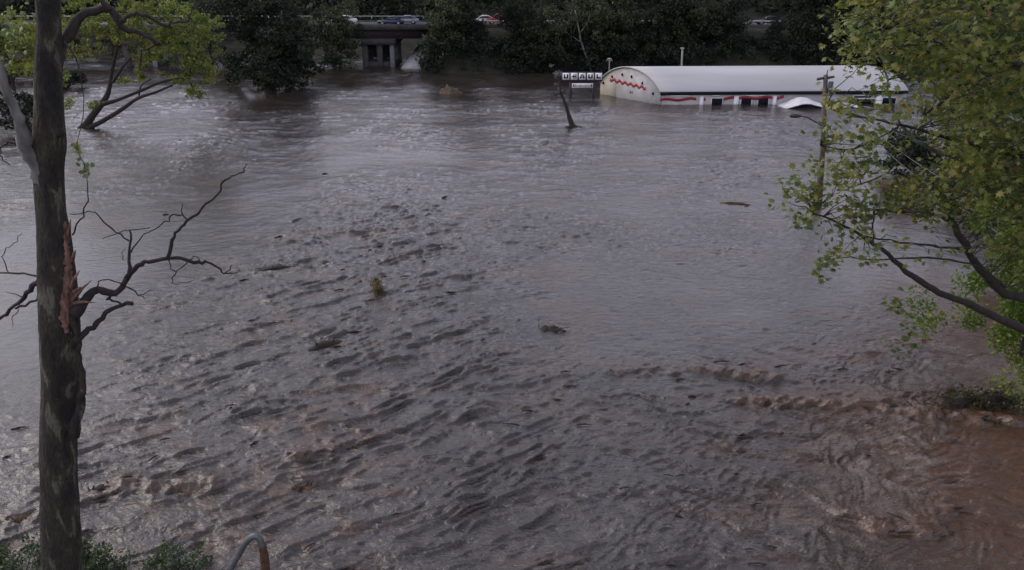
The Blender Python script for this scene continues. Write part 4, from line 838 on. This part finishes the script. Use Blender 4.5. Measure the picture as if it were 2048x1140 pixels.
log(1440, 407, 1508, 411, .13, 'brown branch drifting right of centre below the street lamp', .08, mat='brown_drift')
log(160, 1004, 256, 968, .2, 'half sunk dark log against the big trunk at lower left', .08, bend=.1)
def drift(px, py, wx, wy, hz, label, mat='brown_drift', twigs=14, name='debris_raft', seed=0):
    o_ = W(px, py); t = thing(name, o_, label, 'debris'); n = 26; m_ = 12
    a = np.linspace(0, 2 * math.pi, n, endpoint=False); rr = np.linspace(0, 1, m_); Rg, Ag = np.meshgrid(rr, a, indexing='ij')
    ed_ = 1 + .25 * np.sin(3 * Ag + seed) + .15 * np.sin(5 * Ag + 2 * seed)
    X = np.cos(Ag) * Rg * wx * ed_; Yv = np.sin(Ag) * Rg * wy * ed_; Z = hz * (1 - Rg ** 2) * (.75 + .5 * fbm(X * 2.2 + seed, Yv * 2.2, 77, 4)) + hz * .35 * fbm(X * 5 + seed, Yv * 5, 78, 3) * (1 - Rg) - .12 * Rg
    V = np.stack([X + o_[0], Yv + o_[1], Z], -1).reshape(-1, 3); F4 = np.array([[i * n + k, (i + 1) * n + k, (i + 1) * n + (k + 1) % n, i * n + (k + 1) % n] for i in range(m_ - 1) for k in range(n)])
    build('mound', (V, F4), M[mat], t, False); b = MB()
    for k in range(twigs):
        p = o_ + np.array([random.uniform(-.8, .8) * wx, random.uniform(-.7, .7) * wy, hz * .35]); d = np.array([random.gauss(0, 1), random.gauss(0, .5), abs(random.gauss(0, .25))]); d /= np.linalg.norm(d); l_ = random.uniform(.3, .8) * max(.5, min(wx, 1.6)); b.tube([p - d * l_ * .5, p + d * l_ * .5 + [0, 0, .03]], [.025, .012], 4)
    build('twigs', b, M['drift'], t)['kind'] = 'stuff'; return t
M['tan_drift'] = simple('tan_drift', (.11, .08, .055), .95, .5, 4, .8, dirt=(.06, .036, .02))
drift(898, 186, 1.6, 1.0, 1.05, 'brown rounded raft of debris in the far water below the bridge', 'tan_drift', seed=1)
drift(920, 224, 2.0, .35, .16, 'faint flat brown streak of debris nearer than the round raft', seed=2)
q_ = W(757, 592); t_ = thing('plant_clump', q_, 'yellowish brown clump of drowned plants poking up left of centre', 'plant')
b_ = MB(); cc_ = []
for k in range(16): e_ = q_ + np.array([random.gauss(0, .22), random.gauss(0, .2), random.uniform(.2, .95)]); cc_.append(e_); b_.tube(limb_path(q_ + [random.gauss(0, .08), 0, -.2], e_, .15, 3), [.02, .015, .01, .006], 4)
build('stem', b_, M['brown_drift'], t_); a_ = clusters(np.array(cc_), np.full(16, .22), 30, .11, .4, .8); build('foliage', leaves(*a_), leafmat('drowned_leaf', [(0, (.05, .04, .015)), (1, (.16, .125, .04))]), t_)
drift(1100, 660, .95, .45, .22, 'low brown debris breaking the surface at the centre', 'drift', 12, seed=4)
drift(1405, 744, .9, .3, .2, 'dark brown debris streak in the right middle water', 'drift', 10, seed=5)
drift(1490, 412, .55, .4, .18, 'small reddish debris clump at the end of the brown drifting branch', seed=6)
drift(690, 893, .75, .28, .2, 'reddish brown debris in the choppy water left of bottom centre', seed=7)
drift(265, 1025, 1.0, .35, .22, 'orange brown foam and debris pile right of the big trunk base', seed=8)
drift(50, 1040, .7, .3, .2, 'brown debris caught left of the big trunk base', seed=9)
drift(610, 975, .5, .25, .14, 'small brown debris patch near the bottom left of centre', seed=10)
drift(1960, 812, 1.7, .9, .6, 'tangled mat of brown vines and grass at the right edge', 'drift', 60, seed=11)
drift(1205, 365, .5, .2, .08, 'tiny dark debris speck upper right of centre', 'drift', 6, seed=12)
drift(1800, 824, 1.9, .26, .34, 'long low ridge of dark debris running left from the right edge mat', 'drift', 40, seed=13)
q_ = W(1965, 815); t_ = thing('grass_tangle', q_, 'brown green tangle of grass and vines caught on the debris at the right edge', 'plant')
cc_ = np.array([q_ + [random.gauss(0, .95), random.gauss(0, .5), random.uniform(.15, .75)] for _ in range(60)]); b_ = MB()
for k in range(50): e_ = cc_[k]; b_.tube(limb_path(e_ - [random.gauss(0, .5), .3, .6], e_, .2, 4, .15), [.02, .016, .012, .009, .006], 4)
build('stem', b_, M['drift'], t_)['kind'] = 'stuff'; a_ = clusters(cc_, np.full(60, .25), 26, .10, .5, .6); build('foliage', leaves(*a_), leafmat('wet_grass', [(0, (.02, .02, .008)), (.7, (.05, .048, .018)), (1, (.10, .085, .03))]), t_)
# leaning stump near the sign
def make_stump():
    Y = W(1144, 253)[1]; t = thing('dead_tree', W(1144, 253), 'leaning dead tree stump standing in the water before the sign', 'dead tree'); b = MB()
    px_limb(b, [(1147, 258, 18), (1143, 248, 12), (1138, 232, 8), (1132, 212, 6.5), (1127, 198, 5.5), (1122, 186, 5), (1119, 165, 4), (1115, 150, 3)], Y, 0, 8, .15); px_limb(b, [(1123, 188, 4), (1114, 188, 3), (1106, 192, 2), (1103, 200, 1)], Y, 0, 5); px_limb(b, [(1122, 186, 3), (1130, 182, 2), (1136, 176, 1)], Y, 0, 5); px_limb(b, [(1114, 189, 2), (1108, 200, 1)], Y, 0, 4)
    build('trunk', b, M['drift'], t, True)
    cc = np.array([P(1114 + random.gauss(0, 5), 146 + random.gauss(0, 5), Y + random.gauss(0, .3)) for _ in range(7)] + [P(1121 + random.gauss(0, 4), 178 + random.gauss(0, 5), Y) for _ in range(4)])
    C_, sz, ti = clusters(cc, np.full(len(cc), .32), 22, .16); build('foliage', leaves(C_, sz, ti), leafmat('grey_leaf', [(0, (.05, .055, .055)), (1, (.16, .17, .18))], .2), t)
    b = MB()
    for k in range(26): a = random.uniform(0, 6.3); p = W(1147, 256) + np.array([math.cos(a) * .3, math.sin(a) * .3, .05]); b.tube([p, p + np.array([math.cos(a) * random.uniform(.3, .8), math.sin(a) * .3, random.uniform(.0, .2)])], [.05, .02], 4)
    build('caught_debris', b, M['drift'], t)
make_stump()
# bent metal handrail at the bottom edge
def make_rail():
    Y = 16.6; t = thing('handrail', (P(500, 1150, Y)[0], Y, 0), 'bent grey metal handrail with a rusty leg at the bottom edge', 'handrail')
    steel = simple('worn_steel', (.11, .12, .125), .5, .35, 6, .3, metal=.4); rust = simple('rust', (.07, .033, .014), .9, .5, 8, .6)
    b = MB(); px_limb(b, [(425, 1220, 13), (455, 1150, 13), (478, 1108, 13), (494, 1082, 13), (508, 1072, 13), (519, 1078, 13), (524, 1092, 15)], Y, 0, 12, .0, sub=5); build('top_rail', b, steel, t, True)
    b = MB(); px_limb(b, [(524, 1090, 16), (528, 1110, 17), (531, 1140, 18), (534, 1230, 18)], Y, 0, 10, .08, sub=4); build('leg', b, rust, t, True)
make_rail()
# shrubs at the foot of the left sycamore
def make_shrubs():
    for i, (px, py, r, lb, n_) in enumerate(((200, 1110, 1.0, 'leafy green shrub in the water just right of the big trunk base', 34), (355, 1118, .8, 'small green shrub in the water between big trunk and handrail', 26), (40, 1105, 1.1, 'grey green shrub in the bottom left corner', 34), (110, 1160, 1.1, 'dark shrub at the very foot of the big trunk', 30))):
        o_ = W(px, py + 30); t = thing('shrub', o_, lb, 'shrub', 'shrubs in the water at lower left'); b = MB(); cc = []
        for k in range(n_):
            a = random.uniform(0, 6.28); q = o_ + np.array([math.cos(a) * r * random.random() * 1.3, math.sin(a) * r * random.random(), random.uniform(.15, .8)]); cc.append(q); b.tube(limb_path(o_ + [random.gauss(0, .15), random.gauss(0, .15), -.2], q, .15, 3), [.018, .014, .01, .005], 4)
        build('stem', b, M['bark_dark'], t); C_, sz, ti = clusters(np.array(cc), np.full(len(cc), .24), 34, .095, .4, .7); build('foliage', leaves(C_, sz, ti * .8), M['leaf_shrub'], t)
make_shrubs()

# small sticks and litter riding the current in lines
def make_litter():
    b = MB()
    for _ in range(70):
        px, py = random.choice(((700, 520, 170, 110), (620, 700, 200, 150), (1300, 780, 300, 120), (600, 980, 200, 90), (1700, 820, 200, 25), (300, 1000, 160, 40), (1500, 1000, 400, 90)))[:2], None
        px, (cx, cy) = None, px
        q = W(min(2300, max(-200, random.gauss(cx, 170))), min(1138, max(190, random.gauss(cy, 70)))); a = random.gauss(.45 if cx < 900 else -.05, .35); l_ = random.uniform(.12, .5) * (1 + q[1] / 60); d = np.array([math.cos(a), math.sin(a), 0]) * l_ / 2
        z = float(water_fields(np.array([[q[0]]]), np.array([[q[1]]]))[0][0, 0]); q[2] = z + .02
        b.tube([q - d, q + [0, 0, .03], q + d], [.012 + q[1] * .0005, .02 + q[1] * .0007, .01], 4, .2)
    o = build('floating_litter', b, M['drift']); tag(o, 'small dark sticks and litter scattered over the moving flood water', 'litter', kind='stuff')
make_litter()
